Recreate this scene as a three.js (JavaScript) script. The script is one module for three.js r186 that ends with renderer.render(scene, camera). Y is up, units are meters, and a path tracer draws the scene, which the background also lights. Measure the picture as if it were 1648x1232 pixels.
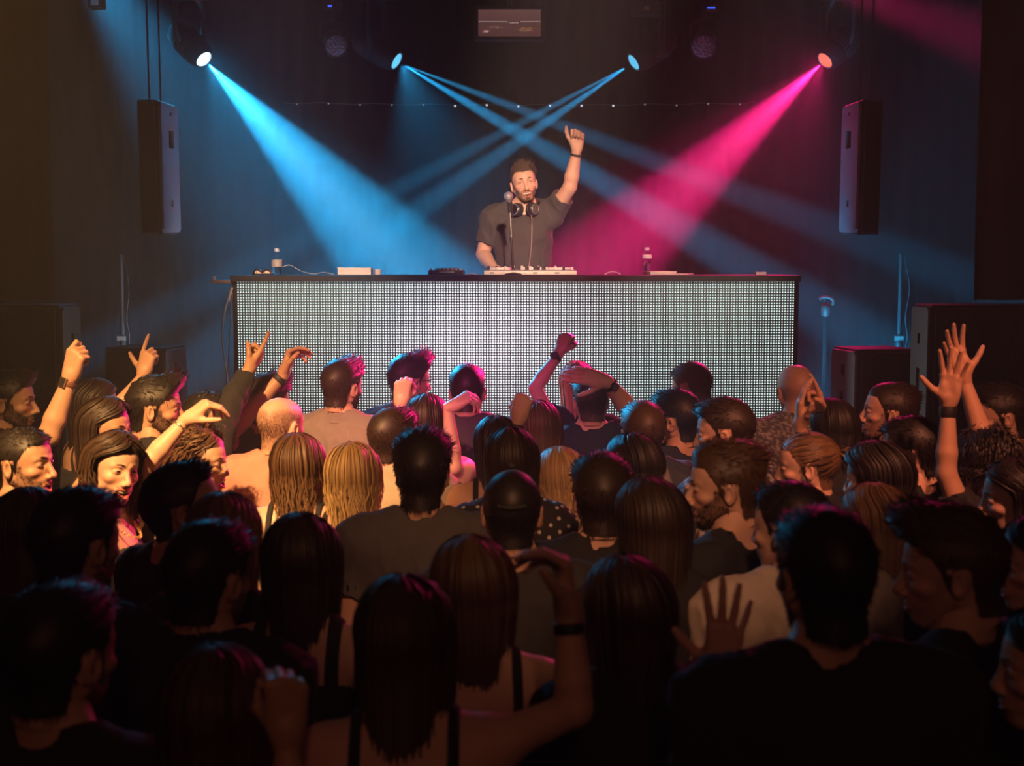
import * as THREE from 'three';
import { ImprovedNoise } from 'three/addons/math/ImprovedNoise.js';
import { RoundedBoxGeometry } from 'three/addons/geometries/RoundedBoxGeometry.js';
import { RectAreaLightUniformsLib } from 'three/addons/lights/RectAreaLightUniformsLib.js';

// ================================================================ camera, haze, lights, exposure
const scene = new THREE.Scene();
const renderer = new THREE.WebGLRenderer({ antialias: true });
renderer.toneMapping = THREE.LinearToneMapping;
renderer.toneMappingExposure = 1.0;
renderer.shadowMap.enabled = true;
RectAreaLightUniformsLib.init();
const FPX = 2200, EYE = 2.2, PITCH = Math.atan((616 - 422) / FPX);       // focal length in pixels of the 1648 x 1232 frame, horizon at row 422
const camera = new THREE.PerspectiveCamera((2 * Math.atan(616 / FPX) * 180) / Math.PI, 1648 / 1232, 0.1, 60);
camera.position.set(0, EYE, 0);
camera.rotation.set(-PITCH, 0, 0);
camera.focus = 6.6;
camera.userData.fStop = 3.6;
camera.updateMatrixWorld();
scene.background = new THREE.Color(0, 0, 0);
scene.fog = new THREE.FogExp2(new THREE.Color(0.9, 0.94, 1.0), 0.013);     // theatre haze

const v3 = (x, y, z) => new THREE.Vector3(x, y, z);
const ray = (px, py) => v3((px - 824) / FPX, -(py - 616) / FPX, -1).applyEuler(camera.rotation);
const at = (px, py, depth) => ray(px, py).multiplyScalar(depth).add(camera.position);            // a pixel at a distance along the lens axis
const atZ = (px, py, z) => { const d = ray(px, py); return d.multiplyScalar((z - camera.position.z) / d.z).add(camera.position); };
function onRay(S, px, len, near) {      // the point seen at px that lies len from S; near 1 takes the one towards the camera, -1 the far one
  const d = ray(px[0], px[1]).normalize(), t0 = S.clone().sub(camera.position).dot(d), P = d.clone().multiplyScalar(t0).add(camera.position), h = P.distanceTo(S);
  return h >= len ? P : P.addScaledVector(d, -near * Math.sqrt(len * len - h * h));
}
function spotLight(from, to, color, intensity, deg, penumbra, radius = 1) {
  const l = new THREE.SpotLight(new THREE.Color().setRGB(...color), intensity, 0, (deg * Math.PI) / 180, penumbra, 2);
  l.position.copy(from); l.target.position.copy(to); l.castShadow = true; l.shadow.radius = radius;
  l.shadow.mapSize.set(1024, 1024); l.name = 'spot';
  scene.add(l, l.target);
  return l;
}
// The lamps over the stage: where each lens stands, where it points. Every one of them gets its fixture further down.
const BLUE = [0.016, 0.4, 0.82], PINK = [0.92, 0.01, 0.17];
const BEAMS = [
  { lens: at(328, 95, 9.6), to: at(652, 440, 8.9), color: BLUE, cd: 4000, deg: 10.8, pen: 0.28, core: [0.34, 0.66, 0.8], coreK: 1000, glow: [0.75, 0.95, 1.0], glowK: 2.2, label: 'moving head lamp at the far left with a white blue beam', spill: at(800, 650, 5.9), spillK: 200, wide: [1100, 900, 4], wideK: 14, halo: [460, 350, 10.2], haloK: 60 },
  { lens: at(638, 98, 9.6), to: at(1010, 318, 9.2), color: BLUE, cd: 3100, deg: 3.6, pen: 0.5, to2: at(1100, 277, 9.3), cd2: 2200, deg2: 2.6, glow: [0.12, 0.55, 0.85], glowK: 1.3, halo: [760, 400, 10.7], haloK: 50, label: 'moving head lamp left of the ceiling screen with two narrow blue beams' },
  { lens: at(1020, 100, 9.6), to: at(650, 355, 9.2), color: BLUE, cd: 2500, deg: 3.2, pen: 0.5, to2: at(640, 303, 9.3), cd2: 2000, deg2: 2.4, glow: [0.1, 0.5, 0.8], glowK: 1.2, label: 'moving head lamp right of the ceiling screen with two narrow blue beams' },
  { lens: at(1328, 97, 9.6), to: at(958, 438, 8.95), color: PINK, cd: 2900, deg: 10.3, pen: 0.38, core: [0.95, 0.09, 0.26], coreK: 1000, glow: [1.0, 0.17, 0.1], glowK: 1.3, label: 'moving head lamp at the far right with a hot pink beam', spill: at(690, 650, 5.9), spillK: 360, wide: [500, 850, 4], wideK: 22, halo: [1180, 380, 8.8], haloK: 45 },
];
for (const b of BEAMS) {
  b.dir = b.to.clone().sub(b.lens).normalize();
  spotLight(b.lens.clone().addScaledVector(b.dir, 0.05), b.to, b.color, b.cd, b.deg, b.pen, 0.2);
  if (b.core) spotLight(b.lens.clone().addScaledVector(b.dir, 0.05), b.to, b.core, b.coreK, 5.6, 1, 0.2);
  if (b.to2) spotLight(b.lens.clone().addScaledVector(b.dir, 0.05), b.to2, b.color, b.cd2, b.deg2, b.pen, 0.2);
  if (b.spill) spotLight(b.lens.clone().addScaledVector(b.dir, 0.05), b.spill, b.color, b.spillK, 9, 0.9, 0.2);
  if (b.halo) spotLight(b.lens.clone().addScaledVector(b.dir, 0.05), at(...b.halo), b.color, b.haloK, 36, 1, 1);  // added wide spot, stands in for glow scattered around the beam
  if (b.wide) spotLight(b.lens.clone().addScaledVector(b.dir, 0.05), at(...b.wide), b.color, b.wideK, 34, 1, 2);
}
// Lamps of the house: amber on the crowd's left, weak red on its right, a warm one on the performer; the magenta and dim red ones are added fill.
const HOUSE = [
  { lens: v3(-1.9, 4.8, -1.7), to: v3(-1.18, 1.55, -5.0), color: [1.0, 0.5, 0.17], cd: 290, deg: 11.8, pen: 0.42, label: 'amber house spotlight over the left of the floor' },
  { lens: v3(2.0, 4.8, -1.5), to: v3(1.2, 1.55, -4.7), color: [1.0, 0.3, 0.15], cd: 78, deg: 13.5, pen: 0.6, label: 'red house spotlight over the right of the floor' },
  { lens: v3(0.5, 4.4, -1.2), to: at(852, 362, 8.5), color: [1.0, 0.6, 0.42], cd: 440, deg: 5.8, pen: 0.8, label: 'warm house spotlight aimed at the performer' },
  { lens: v3(-0.5, 4.7, -0.5), to: at(510, 432, 8.0), color: [1.0, 0.62, 0.42], cd: 300, deg: 4.8, pen: 0.8, label: 'warm house spotlight aimed at the left end of the desk' },
  { lens: v3(1.1, 4.7, -0.5), to: at(1110, 432, 8.0), color: [1.0, 0.62, 0.48], cd: 210, deg: 4.8, pen: 0.8, label: 'warm house spotlight aimed at the right end of the desk' },
  { lens: v3(-1.1, 4.7, -0.3), to: at(700, 650, 6.1), color: [1.0, 0.1, 0.42], cd: 100, deg: 7, pen: 0.9, label: 'added magenta spotlight aimed at the middle of the first row' },  // unseen lamp, added to tint the first row magenta
  { lens: v3(0.15, 4.7, 0.6), to: v3(0.15, 1.5, -4.1), color: [1.0, 0.42, 0.2], cd: 50, deg: 11.5, pen: 0.8, label: 'weak orange house spotlight over the middle of the floor' },
  { lens: v3(0.4, 4.4, 2.9), to: v3(0.1, 0.9, -2.6), color: [1.0, 0.36, 0.2], cd: 5, deg: 42, pen: 0.8, label: 'added dim red fill lamp above the back of the crowd' },  // unseen fill, added to lift the dark foreground
];
for (const b of HOUSE) { b.dir = b.to.clone().sub(b.lens).normalize(); spotLight(b.lens.clone().addScaledVector(b.dir, 0.03), b.to, b.color, b.cd, b.deg, b.pen, 3); }
const WASHES = [
  { lens: at(110, -90, 10.1), to: at(400, 300, 9.9), color: BLUE, cd: 430, deg: 21, pen: 0.9, label: 'blue wash lamp above the left of the picture' },
  { lens: at(1235, -66, 8.8), to: at(1450, 16, 8.9), color: PINK, cd: 420, deg: 9, pen: 0.8, label: 'pink wash lamp above the right of the picture' },
];
for (const b of WASHES) { b.dir = b.to.clone().sub(b.lens).normalize(); spotLight(b.lens.clone().addScaledVector(b.dir, 0.03), b.to, b.color, b.cd, b.deg, b.pen, 3); }
const ADDED_FLOOR_LAMP = { lens: at(1288, 700, 7.98), to: at(1425, 470, 8.5), color: BLUE, cd: 30, deg: 40, pen: 0.9, label: 'added blue lamp standing on the stage floor right of the booth' };  // unseen lamp, added to turn the haze right of the booth teal
const ADDED_FLOOR_LAMP_B = { lens: at(372, 705, 7.98), to: at(270, 470, 8.6), color: [0.35, 0.52, 0.66], cd: 16, deg: 42, pen: 0.9, label: 'added dim grey blue lamp standing on the stage floor left of the booth' };  // unseen lamp, added for the grey blue haze left of the booth
ADDED_FLOOR_LAMP_B.dir = ADDED_FLOOR_LAMP_B.to.clone().sub(ADDED_FLOOR_LAMP_B.lens).normalize();
spotLight(ADDED_FLOOR_LAMP_B.lens.clone().addScaledVector(ADDED_FLOOR_LAMP_B.dir, 0.03), ADDED_FLOOR_LAMP_B.to, ADDED_FLOOR_LAMP_B.color, ADDED_FLOOR_LAMP_B.cd, ADDED_FLOOR_LAMP_B.deg, ADDED_FLOOR_LAMP_B.pen, 3);
ADDED_FLOOR_LAMP.dir = ADDED_FLOOR_LAMP.to.clone().sub(ADDED_FLOOR_LAMP.lens).normalize();
spotLight(ADDED_FLOOR_LAMP.lens.clone().addScaledVector(ADDED_FLOOR_LAMP.dir, 0.03), ADDED_FLOOR_LAMP.to, BLUE, ADDED_FLOOR_LAMP.cd, ADDED_FLOOR_LAMP.deg, ADDED_FLOOR_LAMP.pen, 3);
const LED = { z: -7.66, cols: 208, rows: 70, pitch: 0.015, radiance: 0.8 };

// ================================================================ names and tags
const names = {};
const numbered = (n) => { const k = (names[n] = (names[n] ?? 0) + 1); return k === 1 ? n : n + '_' + String(k - 1).padStart(3, '0'); };
function tag(o, label, category, group, kind) { if (label) o.userData.label = label; if (category) o.userData.category = category; if (group) o.userData.group = group; if (kind) o.userData.kind = kind; return o; }
// ---------------------------------------------------------------- small helpers
const V = (x, y, z) => new THREE.Vector3(x, y, z);
const lerp = (a, b, t) => a + (b - a) * t;
const sat = (t) => Math.min(1, Math.max(0, t));
const sstep = (a, b, x) => { const t = sat((x - a) / (b - a)); return t * t * (3 - 2 * t); };
function rng(seed) { let s = seed >>> 0; return () => { s = (s + 0x6d2b79f5) | 0; let t = Math.imul(s ^ (s >>> 15), 1 | s); t = (t + Math.imul(t ^ (t >>> 7), 61 | t)) ^ t; return ((t ^ (t >>> 14)) >>> 0) / 4294967296; }; }
const noiser = new ImprovedNoise();
const noise = (x, y, z) => noiser.noise(x, y, z);

// ---------------------------------------------------------------- distance fields and their meshes
// A field is a list of prims read in order: s 0 joins (smooth), s 1 cuts away, s 2 keeps only what lies inside.
const cap = (a, b, ra, rb = ra, k = 0.02) => ({ t: 0, s: 0, a, b, ra, rb, k });           // tapered capsule
const ell = (c, r, k = 0.02, e) => { const p = { t: 1, s: 0, c, r, k }; if (e) p.m = new THREE.Matrix4().makeRotationFromEuler(new THREE.Euler(...e)).invert().elements; return p; };
const tub = (a, b, ra, rb = ra, k = 0.004) => ({ t: 2, s: 0, a, b, ra, rb, k });         // tapered with flat ends
const pln = (n, d, k = 0.003) => ({ t: 3, s: 2, n, d, k });                               // keep n.p < d
const cut = (p, k) => ({ ...p, s: 1, k: k ?? p.k });
function primDist(p, x, y, z) {
  if (p.t === 1) {
    x -= p.c[0]; y -= p.c[1]; z -= p.c[2];
    if (p.m) { const m = p.m, X = m[0] * x + m[4] * y + m[8] * z, Y = m[1] * x + m[5] * y + m[9] * z, Z = m[2] * x + m[6] * y + m[10] * z; x = X; y = Y; z = Z; }
    const r = p.r, a = x / r[0], b = y / r[1], c = z / r[2], k0 = Math.sqrt(a * a + b * b + c * c);
    if (k0 < 1e-6) return -Math.min(r[0], r[1], r[2]);
    const d = a / r[0], e = b / r[1], f = c / r[2];
    return (k0 * (k0 - 1)) / Math.sqrt(d * d + e * e + f * f);
  }
  if (p.t === 3) return p.n[0] * x + p.n[1] * y + p.n[2] * z - p.d;
  const a = p.a, b = p.b, bx = b[0] - a[0], by = b[1] - a[1], bz = b[2] - a[2];
  x -= a[0]; y -= a[1]; z -= a[2];
  const L = bx * bx + by * by + bz * bz + 1e-12, h = (x * bx + y * by + z * bz) / L;
  if (p.t === 0) {
    const t = h < 0 ? 0 : h > 1 ? 1 : h, dx = x - bx * t, dy = y - by * t, dz = z - bz * t;
    return Math.sqrt(dx * dx + dy * dy + dz * dz) - p.ra - (p.rb - p.ra) * t;
  }
  const t = h < -0.2 ? -0.2 : h > 1.2 ? 1.2 : h, dx = x - bx * h, dy = y - by * h, dz = z - bz * h, len = Math.sqrt(L);
  return Math.max(Math.sqrt(dx * dx + dy * dy + dz * dz) - p.ra - (p.rb - p.ra) * t, -h * len, (h - 1) * len);
}
function fieldAt(list, x, y, z) {
  let D = 1e3;
  for (let i = 0; i < list.length; i++) {
    const p = list[i];
    let d = primDist(p, x, y, z);
    const k = p.k;
    if (p.s === 0) {
      const h = k - Math.abs(D - d);
      D = Math.min(D, d) - (h > 0 ? (h * h) / (4 * k) : 0);
    } else {
      if (p.s === 1) d = -d;
      const h = k - Math.abs(D - d);
      D = Math.max(D, d) + (h > 0 ? (h * h) / (4 * k) : 0);
    }
  }
  return D;
}
// Surface nets over the box lo..hi with cells of h. push(x,y,z) may add a displacement. Returns { p, n, i }.
function netMesh(prims, lo, hi, h, push) {
  const N = [0, 1, 2].map((c) => Math.ceil((hi[c] - lo[c]) / h) + 2), [nx, ny, nz] = N, B = 6;
  const S = new Float32Array(nx * ny * nz).fill(1), nb = N.map((n) => Math.ceil(n / B)), lists = new Array(nb[0] * nb[1] * nb[2]);
  const R = (B * h * Math.sqrt(3)) / 2, amp = push ? 0.012 : 0;
  for (let bz = 0; bz < nb[2]; bz++) for (let by = 0; by < nb[1]; by++) for (let bx = 0; bx < nb[0]; bx++) {
    const cx = lo[0] + (bx * B + B / 2 - 0.5) * h, cy = lo[1] + (by * B + B / 2 - 0.5) * h, cz = lo[2] + (bz * B + B / 2 - 0.5) * h;
    const m = 1.6 * R + 2 * h + amp, near = [];
    let any = false;
    for (const p of prims) {
      const d = primDist(p, cx, cy, cz);
      if (p.s === 0 && d < m + p.k) { near.push(p); any = true; } else if (p.s === 1 && d < m + p.k) near.push(p); else if (p.s === 2 && d > -m - p.k) near.push(p);
    }
    let fill = 1;
    if (any) {
      const D = fieldAt(near, cx, cy, cz);
      if (D > 1.8 * R + amp) any = false; else if (D < -1.8 * R - amp) { any = false; fill = -1; }
    }
    if (any) lists[(bz * nb[1] + by) * nb[0] + bx] = near;
    if (!any && fill === 1) continue;
    for (let k = bz * B; k < Math.min(nz, bz * B + B); k++) for (let j = by * B; j < Math.min(ny, by * B + B); j++) for (let i = bx * B; i < Math.min(nx, bx * B + B); i++) {
      if (!any) { S[(k * ny + j) * nx + i] = -1; continue; }
      const x = lo[0] + i * h, y = lo[1] + j * h, z = lo[2] + k * h;
      S[(k * ny + j) * nx + i] = fieldAt(near, x, y, z) + (push ? push(x, y, z) : 0);
    }
  }
  const P = [], Nn = [], I = [], id = new Int32Array(nx * ny * nz).fill(-1), e = h * 0.35;
  const off = [0, 1, nx, nx + 1, nx * ny, nx * ny + 1, nx * ny + nx, nx * ny + nx + 1];
  const E = [[0, 1], [0, 2], [0, 4], [1, 3], [1, 5], [2, 3], [2, 6], [3, 7], [4, 5], [4, 6], [5, 7], [6, 7]];
  const v = new Float64Array(8);
  for (let k = 0; k < nz - 1; k++) for (let j = 0; j < ny - 1; j++) for (let i = 0; i < nx - 1; i++) {
    const at = (k * ny + j) * nx + i;
    let mask = 0;
    for (let c = 0; c < 8; c++) { v[c] = S[at + off[c]]; if (v[c] < 0) mask |= 1 << c; }
    if (mask === 0 || mask === 255) continue;
    let x = 0, y = 0, z = 0, n = 0;
    for (const [a, b] of E) {
      if ((mask >> a & 1) === (mask >> b & 1)) continue;
      const t = v[a] / (v[a] - v[b]);
      x += lerp(a & 1, b & 1, t); y += lerp(a >> 1 & 1, b >> 1 & 1, t); z += lerp(a >> 2, b >> 2, t); n++;
    }
    x = lo[0] + (i + x / n) * h; y = lo[1] + (j + y / n) * h; z = lo[2] + (k + z / n) * h;
    const L = lists[(Math.floor(k / B) * nb[1] + Math.floor(j / B)) * nb[0] + Math.floor(i / B)] || prims;
    const F = push ? (a, b, c) => fieldAt(L, a, b, c) + push(a, b, c) : (a, b, c) => fieldAt(L, a, b, c);
    const d1 = F(x + e, y - e, z - e), d2 = F(x - e, y - e, z + e), d3 = F(x - e, y + e, z - e), d4 = F(x + e, y + e, z + e);
    let gx = d1 - d2 - d3 + d4, gy = -d1 - d2 + d3 + d4, gz = -d1 + d2 - d3 + d4;
    const len = Math.hypot(gx, gy, gz) || 1, d = (d1 + d2 + d3 + d4) / 4;
    gx /= len; gy /= len; gz /= len;
    const s = Math.max(-h * 0.4, Math.min(h * 0.4, d / Math.max(0.6, len / (4 * e))));
    id[at] = P.length / 3;
    P.push(x - gx * s, y - gy * s, z - gz * s); Nn.push(gx, gy, gz);
  }
  const quad = (a, b, c, d, flip) => { if (a < 0 || b < 0 || c < 0 || d < 0) return; if (flip) I.push(a, c, b, a, d, c); else I.push(a, b, c, a, c, d); };
  for (let k = 1; k < nz - 1; k++) for (let j = 1; j < ny - 1; j++) for (let i = 1; i < nx - 1; i++) {
    const at = (k * ny + j) * nx + i, s = S[at] < 0;
    if (s !== S[at + 1] < 0) quad(id[at - nx - nx * ny], id[at - nx * ny], id[at], id[at - nx], !s);
    if (s !== S[at + nx] < 0) quad(id[at - 1 - nx * ny], id[at - nx * ny], id[at], id[at - 1], s);
    if (s !== S[at + nx * ny] < 0) quad(id[at - 1 - nx], id[at - nx], id[at], id[at - 1], !s);
  }
  return { p: P, n: Nn, i: I };
}
// Collects pieces into one geometry with vertex colours.
class MB {
  constructor() { this.p = []; this.n = []; this.c = []; this.i = []; }
  add(g, m, color) {
    const b = this.p.length / 3, v = V(), w = V(), nm = m ? new THREE.Matrix3().getNormalMatrix(m) : null, flip = m ? m.determinant() < 0 : false, rgb = [1, 1, 1];
    for (let k = 0; k < g.p.length; k += 3) {
      v.set(g.p[k], g.p[k + 1], g.p[k + 2]); w.set(g.n[k], g.n[k + 1], g.n[k + 2]);
      const q = color ? color(v, w, k / 3) : g.c ? [g.c[k], g.c[k + 1], g.c[k + 2]] : rgb;
      if (m) { v.applyMatrix4(m); w.applyMatrix3(nm).normalize(); }
      this.p.push(v.x, v.y, v.z); this.n.push(w.x, w.y, w.z); this.c.push(q[0], q[1], q[2]);
    }
    for (let k = 0; k < g.i.length; k += 3) flip ? this.i.push(b + g.i[k], b + g.i[k + 2], b + g.i[k + 1]) : this.i.push(b + g.i[k], b + g.i[k + 1], b + g.i[k + 2]);
    return this;
  }
  geo(bg, m, color) {   // a three.js geometry
    const i = bg.index ? bg.index.array : [...Array(bg.attributes.position.count).keys()];
    return this.add({ p: bg.attributes.position.array, n: bg.attributes.normal.array, i }, m, color ? () => color : null);
  }
  // A flat tapered ribbon through pts; nrm(k) its facing; w its width.
  ribbon(pts, nrms, w, tip, color, colorTip) {
    const b = this.p.length / 3, t = V(), s = V(), q = V(), n = pts.length;
    for (let k = 0; k < n; k++) {
      t.subVectors(pts[Math.min(n - 1, k + 1)], pts[Math.max(0, k - 1)]).normalize();
      s.crossVectors(t, nrms[k]).normalize();
      const f = k / (n - 1), r = (w / 2) * lerp(1, tip, f * f), cc = colorTip ? [0, 1, 2].map((c) => lerp(color[c], colorTip[c], f)) : color;
      for (const e of [-1, 1]) { q.copy(pts[k]).addScaledVector(s, e * r); this.p.push(q.x, q.y, q.z); this.n.push(nrms[k].x + s.x * e * 0.35, nrms[k].y + s.y * e * 0.35, nrms[k].z + s.z * e * 0.35); this.c.push(...cc); }
      if (k) { const a = b + 2 * k; this.i.push(a - 2, a - 1, a, a - 1, a + 1, a); }
    }
  }
  get size() { return this.p.length; }
  build(name, material, parent) {
    const g = new THREE.BufferGeometry();
    g.setAttribute('position', new THREE.BufferAttribute(new Float32Array(this.p), 3));
    g.setAttribute('normal', new THREE.BufferAttribute(new Float32Array(this.n), 3));
    if (material.vertexColors) g.setAttribute('color', new THREE.BufferAttribute(new Float32Array(this.c), 3));
    g.setIndex(new THREE.BufferAttribute(new Uint32Array(this.i), 1));
    const o = new THREE.Mesh(g, material);
    o.name = name; o.castShadow = o.receiveShadow = true;
    parent.add(o);
    return o;
  }
}
// ---------------------------------------------------------------- heads: eye line at y 0, face to +z, one unit = 1 m for a head 0.235 m high
const SIDES = [-1, 1];
function headField(o) {
  const f = o.fem ? 1 : 0, j = o.jaw ?? (f ? 0.93 : 1), sm = o.mouth === 'smile' || o.mouth === 'laugh' ? 1 : 0, nz = o.nose ?? (f ? 0.62 : 0.88);
  const L = [
    ell([0, 0.028, -0.016], [0.0745, 0.083, 0.097]), ell([0, 0.032, 0.036], [0.061, 0.058, 0.052], 0.03),
    ell([0, -0.036, 0.033], [0.056 * j, 0.064, 0.055], 0.03), ell([0, -0.066, 0.056], [0.034 * j, 0.03, 0.034]), ell([0, -0.099, 0.06], [0.022 * j, 0.016, 0.019]),
  ];
  for (const s of SIDES) {
    L.push(cap([s * 0.055 * j, -0.048, -0.004], [s * 0.021 * j, -0.099, 0.05], 0.014, 0.012), ell([s * 0.041, -0.026 + sm * 0.003, 0.056 + sm * 0.002], [0.021, 0.015 + sm * 0.003, 0.02], 0.015));
    L.push(cap([s * 0.012, 0.0165, 0.0865], [s * 0.044, 0.018, 0.069], f ? 0.006 : 0.0085, 0.007, 0.012));
    L.push(cut(ell([s * 0.0315, -0.0015, 0.095], [0.018, 0.011, 0.016], 0.012)));
    L.push(ell([s * 0.0315, -0.001, 0.0735], [0.016, 0.0115, 0.0125], 0.004));
  }
  L.push(cap([0, 0.006, 0.086], [0, -0.034, 0.088 + 0.02 * nz], 0.0072, 0.0098, 0.01), ell([0, -0.0405, 0.088 + 0.0205 * nz], [0.0112, 0.0105, 0.0112], 0.006));
  for (const s of SIDES) L.push(ell([s * 0.0125, -0.0445, 0.094], [0.0085, 0.008, 0.011], 0.006));
  const my = -0.0725, cw = sm ? 0.031 : 0.0235, cy = sm ? 0.009 : 0, op = o.op ?? (o.mouth === 'open' ? 0.011 : o.mouth === 'laugh' ? 0.010 : o.mouth === 'smile' ? 0.007 : 0);
  if (op) {
    L.push(cut(ell([0, my - op * 0.35 + cy * 0.25, 0.093], [cw * 0.82, op, 0.016], 0.003)));
    if (sm) for (const s of SIDES) L.push(cut(ell([s * cw * 0.6, my + cy * 0.35, 0.09], [cw * 0.4, op * 0.7, 0.016], 0.003, [0, 0, s * 0.35])));
  }
  for (const s of SIDES) {
    L.push(cap([s * cw, my + cy + 0.001, 0.08 - sm * 0.003], [s * 0.004, my + 0.0052 + op * 0.5, 0.0915], 0.0034, 0.0044, 0.004));
    L.push(cap([s * cw * 0.86, my + cy - 0.002 - op * 0.5, 0.081 - sm * 0.002], [s * 0.003, my - 0.0058 - op * 1.25, 0.0898], 0.0036, 0.0052, 0.004));
    // ears: a bowl with a rim
    L.push(ell([s * 0.0765, -0.012, -0.012], [0.0095, 0.031, 0.0185], 0.004, [0.12, s * 0.42, s * -0.1]), cut(ell([s * 0.0855, -0.0085, -0.0075], [0.0075, 0.019, 0.0105], 0.003, [0.12, s * 0.42, s * -0.1])));
  }
  if (!op) L.push(cut(ell([0, my, 0.099], [0.021, 0.0016, 0.012], 0.002)));
  L.push(cap([0, -0.03, -0.03], [0, -0.135, -0.045], f ? 0.047 : 0.054, f ? 0.046 : 0.056, 0.025));
  return { L, my, cw, cy, op, sm };
}
const headCache = new Map();
function headMesh(o, cell) {
  const key = JSON.stringify([!!o.fem, o.jaw, o.mouth, o.nose, o.op, cell]);
  if (!headCache.has(key)) {
    const F = headField(o), m = netMesh([...F.L, pln([0, -0.95, -0.31], 0.128)], [-0.1, -0.155, -0.125], [0.1, 0.125, 0.125], cell);
    headCache.set(key, { ...m, F });
  }
  return headCache.get(key);
}
// How far inside the scalp's hairline a point of the head lies, in metres (under 0: bare skin).
function hairline(x, y, z, o) {
  const ax = Math.abs(x);
  let yb;
  if (z > 0.055) yb = 0.062 + (o.recede ?? 0) * (0.4 + Math.min(1, ax / 0.03));
  else if (z > 0.028) yb = lerp(0.02, 0.062, (z - 0.028) / 0.027) + (o.recede ?? 0);
  else if (z > 0.004) yb = lerp(o.sideburn ?? -0.03, 0.02, sstep(0.004, 0.028, z));
  else if (z > -0.034) yb = lerp(0.012, o.sideburn ?? -0.03, sstep(-0.004, 0.006, z));
  else yb = lerp(o.nape ?? -0.085, 0.0, sstep(-0.052, -0.034, z));
  if (ax > 0.071 && y < 0.022 && z > -0.036 && z < 0.012) return -0.02;
  return y - yb;
}
function beardline(x, y, z) {   // metres inside the beard region
  const ax = Math.abs(x);
  if (z < -0.012) return -1;
  const top = z < 0.03 ? 0.0 : lerp(-0.025, -0.0515, sstep(0.03, 0.075, z)), d = Math.min(top - y, z + 0.012);
  if (y > -0.094 && ax < 0.03 && y < -0.061 && z > 0.07) return -0.001;      // lips and chin top kept thin
  if (ax > 0.071) return -0.01;
  return Math.min(d, 0.135 + y);
}
const LIP = [0.86, 0.52, 0.5], tint = (c, k) => [c[0] * k[0], c[1] * k[1], c[2] * k[2]], mixc = (a, b, t) => [lerp(a[0], b[0], t), lerp(a[1], b[1], t), lerp(a[2], b[2], t)];
function skinColor(o, F) {
  const skin = o.skin, hair = o.hairColor;
  return (v, n) => {
    let c = skin;
    const ax = Math.abs(v.x);
    c = tint(c, mixc([1, 1, 1], [1.04, 0.86, 0.84], sstep(0.04, 0.0, Math.hypot(ax - 0.04, v.y + 0.03, v.z - 0.07))));
    if (v.z > 0.076 && ax < F.cw + 0.004) {
      const up = F.my + F.cy * (ax / F.cw) ** 2, dy = v.y - up + F.op * 0.5;
      if (F.op && Math.abs(dy) < F.op + 0.001 && v.z < 0.0865 - 7 * ax * ax && ax < F.cw * 0.8) return [0.06, 0.015, 0.012];
      const lip = sstep(0.0115 + F.op, 0.008 + F.op, Math.abs(dy + 0.0005)) * sstep(F.cw + 0.002, F.cw - 0.004, ax) * sstep(0.076, 0.082, v.z);
      c = mixc(c, tint(skin, o.lipstick ? [0.85, 0.36, 0.36] : LIP), lip);
      if (!F.op) c = mixc(c, tint(skin, [0.3, 0.2, 0.2]), sstep(0.0028, 0.001, Math.abs(v.y - up)) * 0.8);
    }
    if (v.z > 0.09 && v.y > -0.055 && v.y < -0.047 && ax > 0.004 && ax < 0.013) c = tint(c, [0.35, 0.25, 0.25]);
    if (o.beard) c = mixc(c, mixc(skin, hair, 0.82), sstep(-0.004, 0.006, beardline(v.x, v.y, v.z)) * (o.beard > 1 ? 0.9 : 0.6 * o.beard));
    if (o.style !== 'bald') {
      const m = hairline(v.x, v.y, v.z, o);
      let k = sstep(-0.004, 0.006, m) * 0.92;
      if (o.fade) k *= lerp(0.28, 1, sstep(-0.02, 0.055, v.y));
      if (o.style === 'fringe') k *= 0.55 + 0.4 * noise(v.x * 300, v.y * 300, v.z * 300) - 1.1 * sstep(0.055, 0.095, v.y + 0.25 * Math.max(0, v.z + 0.04));
      c = mixc(c, tint(hair, [0.9, 0.9, 0.9]), sat(k));
    } else { const m = hairline(v.x, v.y, v.z, o); c = mixc(c, tint(skin, [0.72, 0.74, 0.78]), sstep(-0.004, 0.008, m) * 0.6); }
    return c;
  };
}
// ---------------------------------------------------------------- hair, all in head space
const EC = V(0, 0.024, -0.014);
function shellHair(mb, H, o, thick, comb, rnd) {   // a cap that rises off the scalp
  const n = H.p.length / 3, keep = new Uint8Array(n), g = { p: [], n: [], c: [], i: [] }, map = new Int32Array(n).fill(-1);
  const roots = [];
  for (let k = 0; k < n; k++) {
    const x = H.p[3 * k], y = H.p[3 * k + 1], z = H.p[3 * k + 2], m = hairline(x, y, z, o);
    if (m < -0.006 || Math.abs(x) > 0.0795) continue;
    const t = thick(x, y, z, m) * sstep(-0.004, 0.014, m) - 0.0012 + 0.0012 * sstep(-0.002, 0.004, m), N = V(H.n[3 * k], H.n[3 * k + 1], H.n[3 * k + 2]), d = comb(x, y, z, N), sh = 0.75 + 0.5 * Math.abs(noise(x * 160, y * 60, z * 160));
    const P = V(x, y, z).addScaledVector(N, t * (0.85 + 0.3 * noise(x * 90, y * 90, z * 90))).addScaledVector(d, t * 0.5);
    map[k] = g.p.length / 3; keep[k] = 1;
    g.p.push(P.x, P.y, P.z); g.n.push(N.x, N.y, N.z); g.c.push(...o.hairColor.map((c) => c * sh));
    if (m > 0.001) roots.push([P, N, d, t, m]);
  }
  for (let k = 0; k < H.i.length; k += 3) { const a = H.i[k], b = H.i[k + 1], c = H.i[k + 2]; if (keep[a] && keep[b] && keep[c]) g.i.push(map[a], map[b], map[c]); }
  mb.add(g);
  return roots;
}
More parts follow.
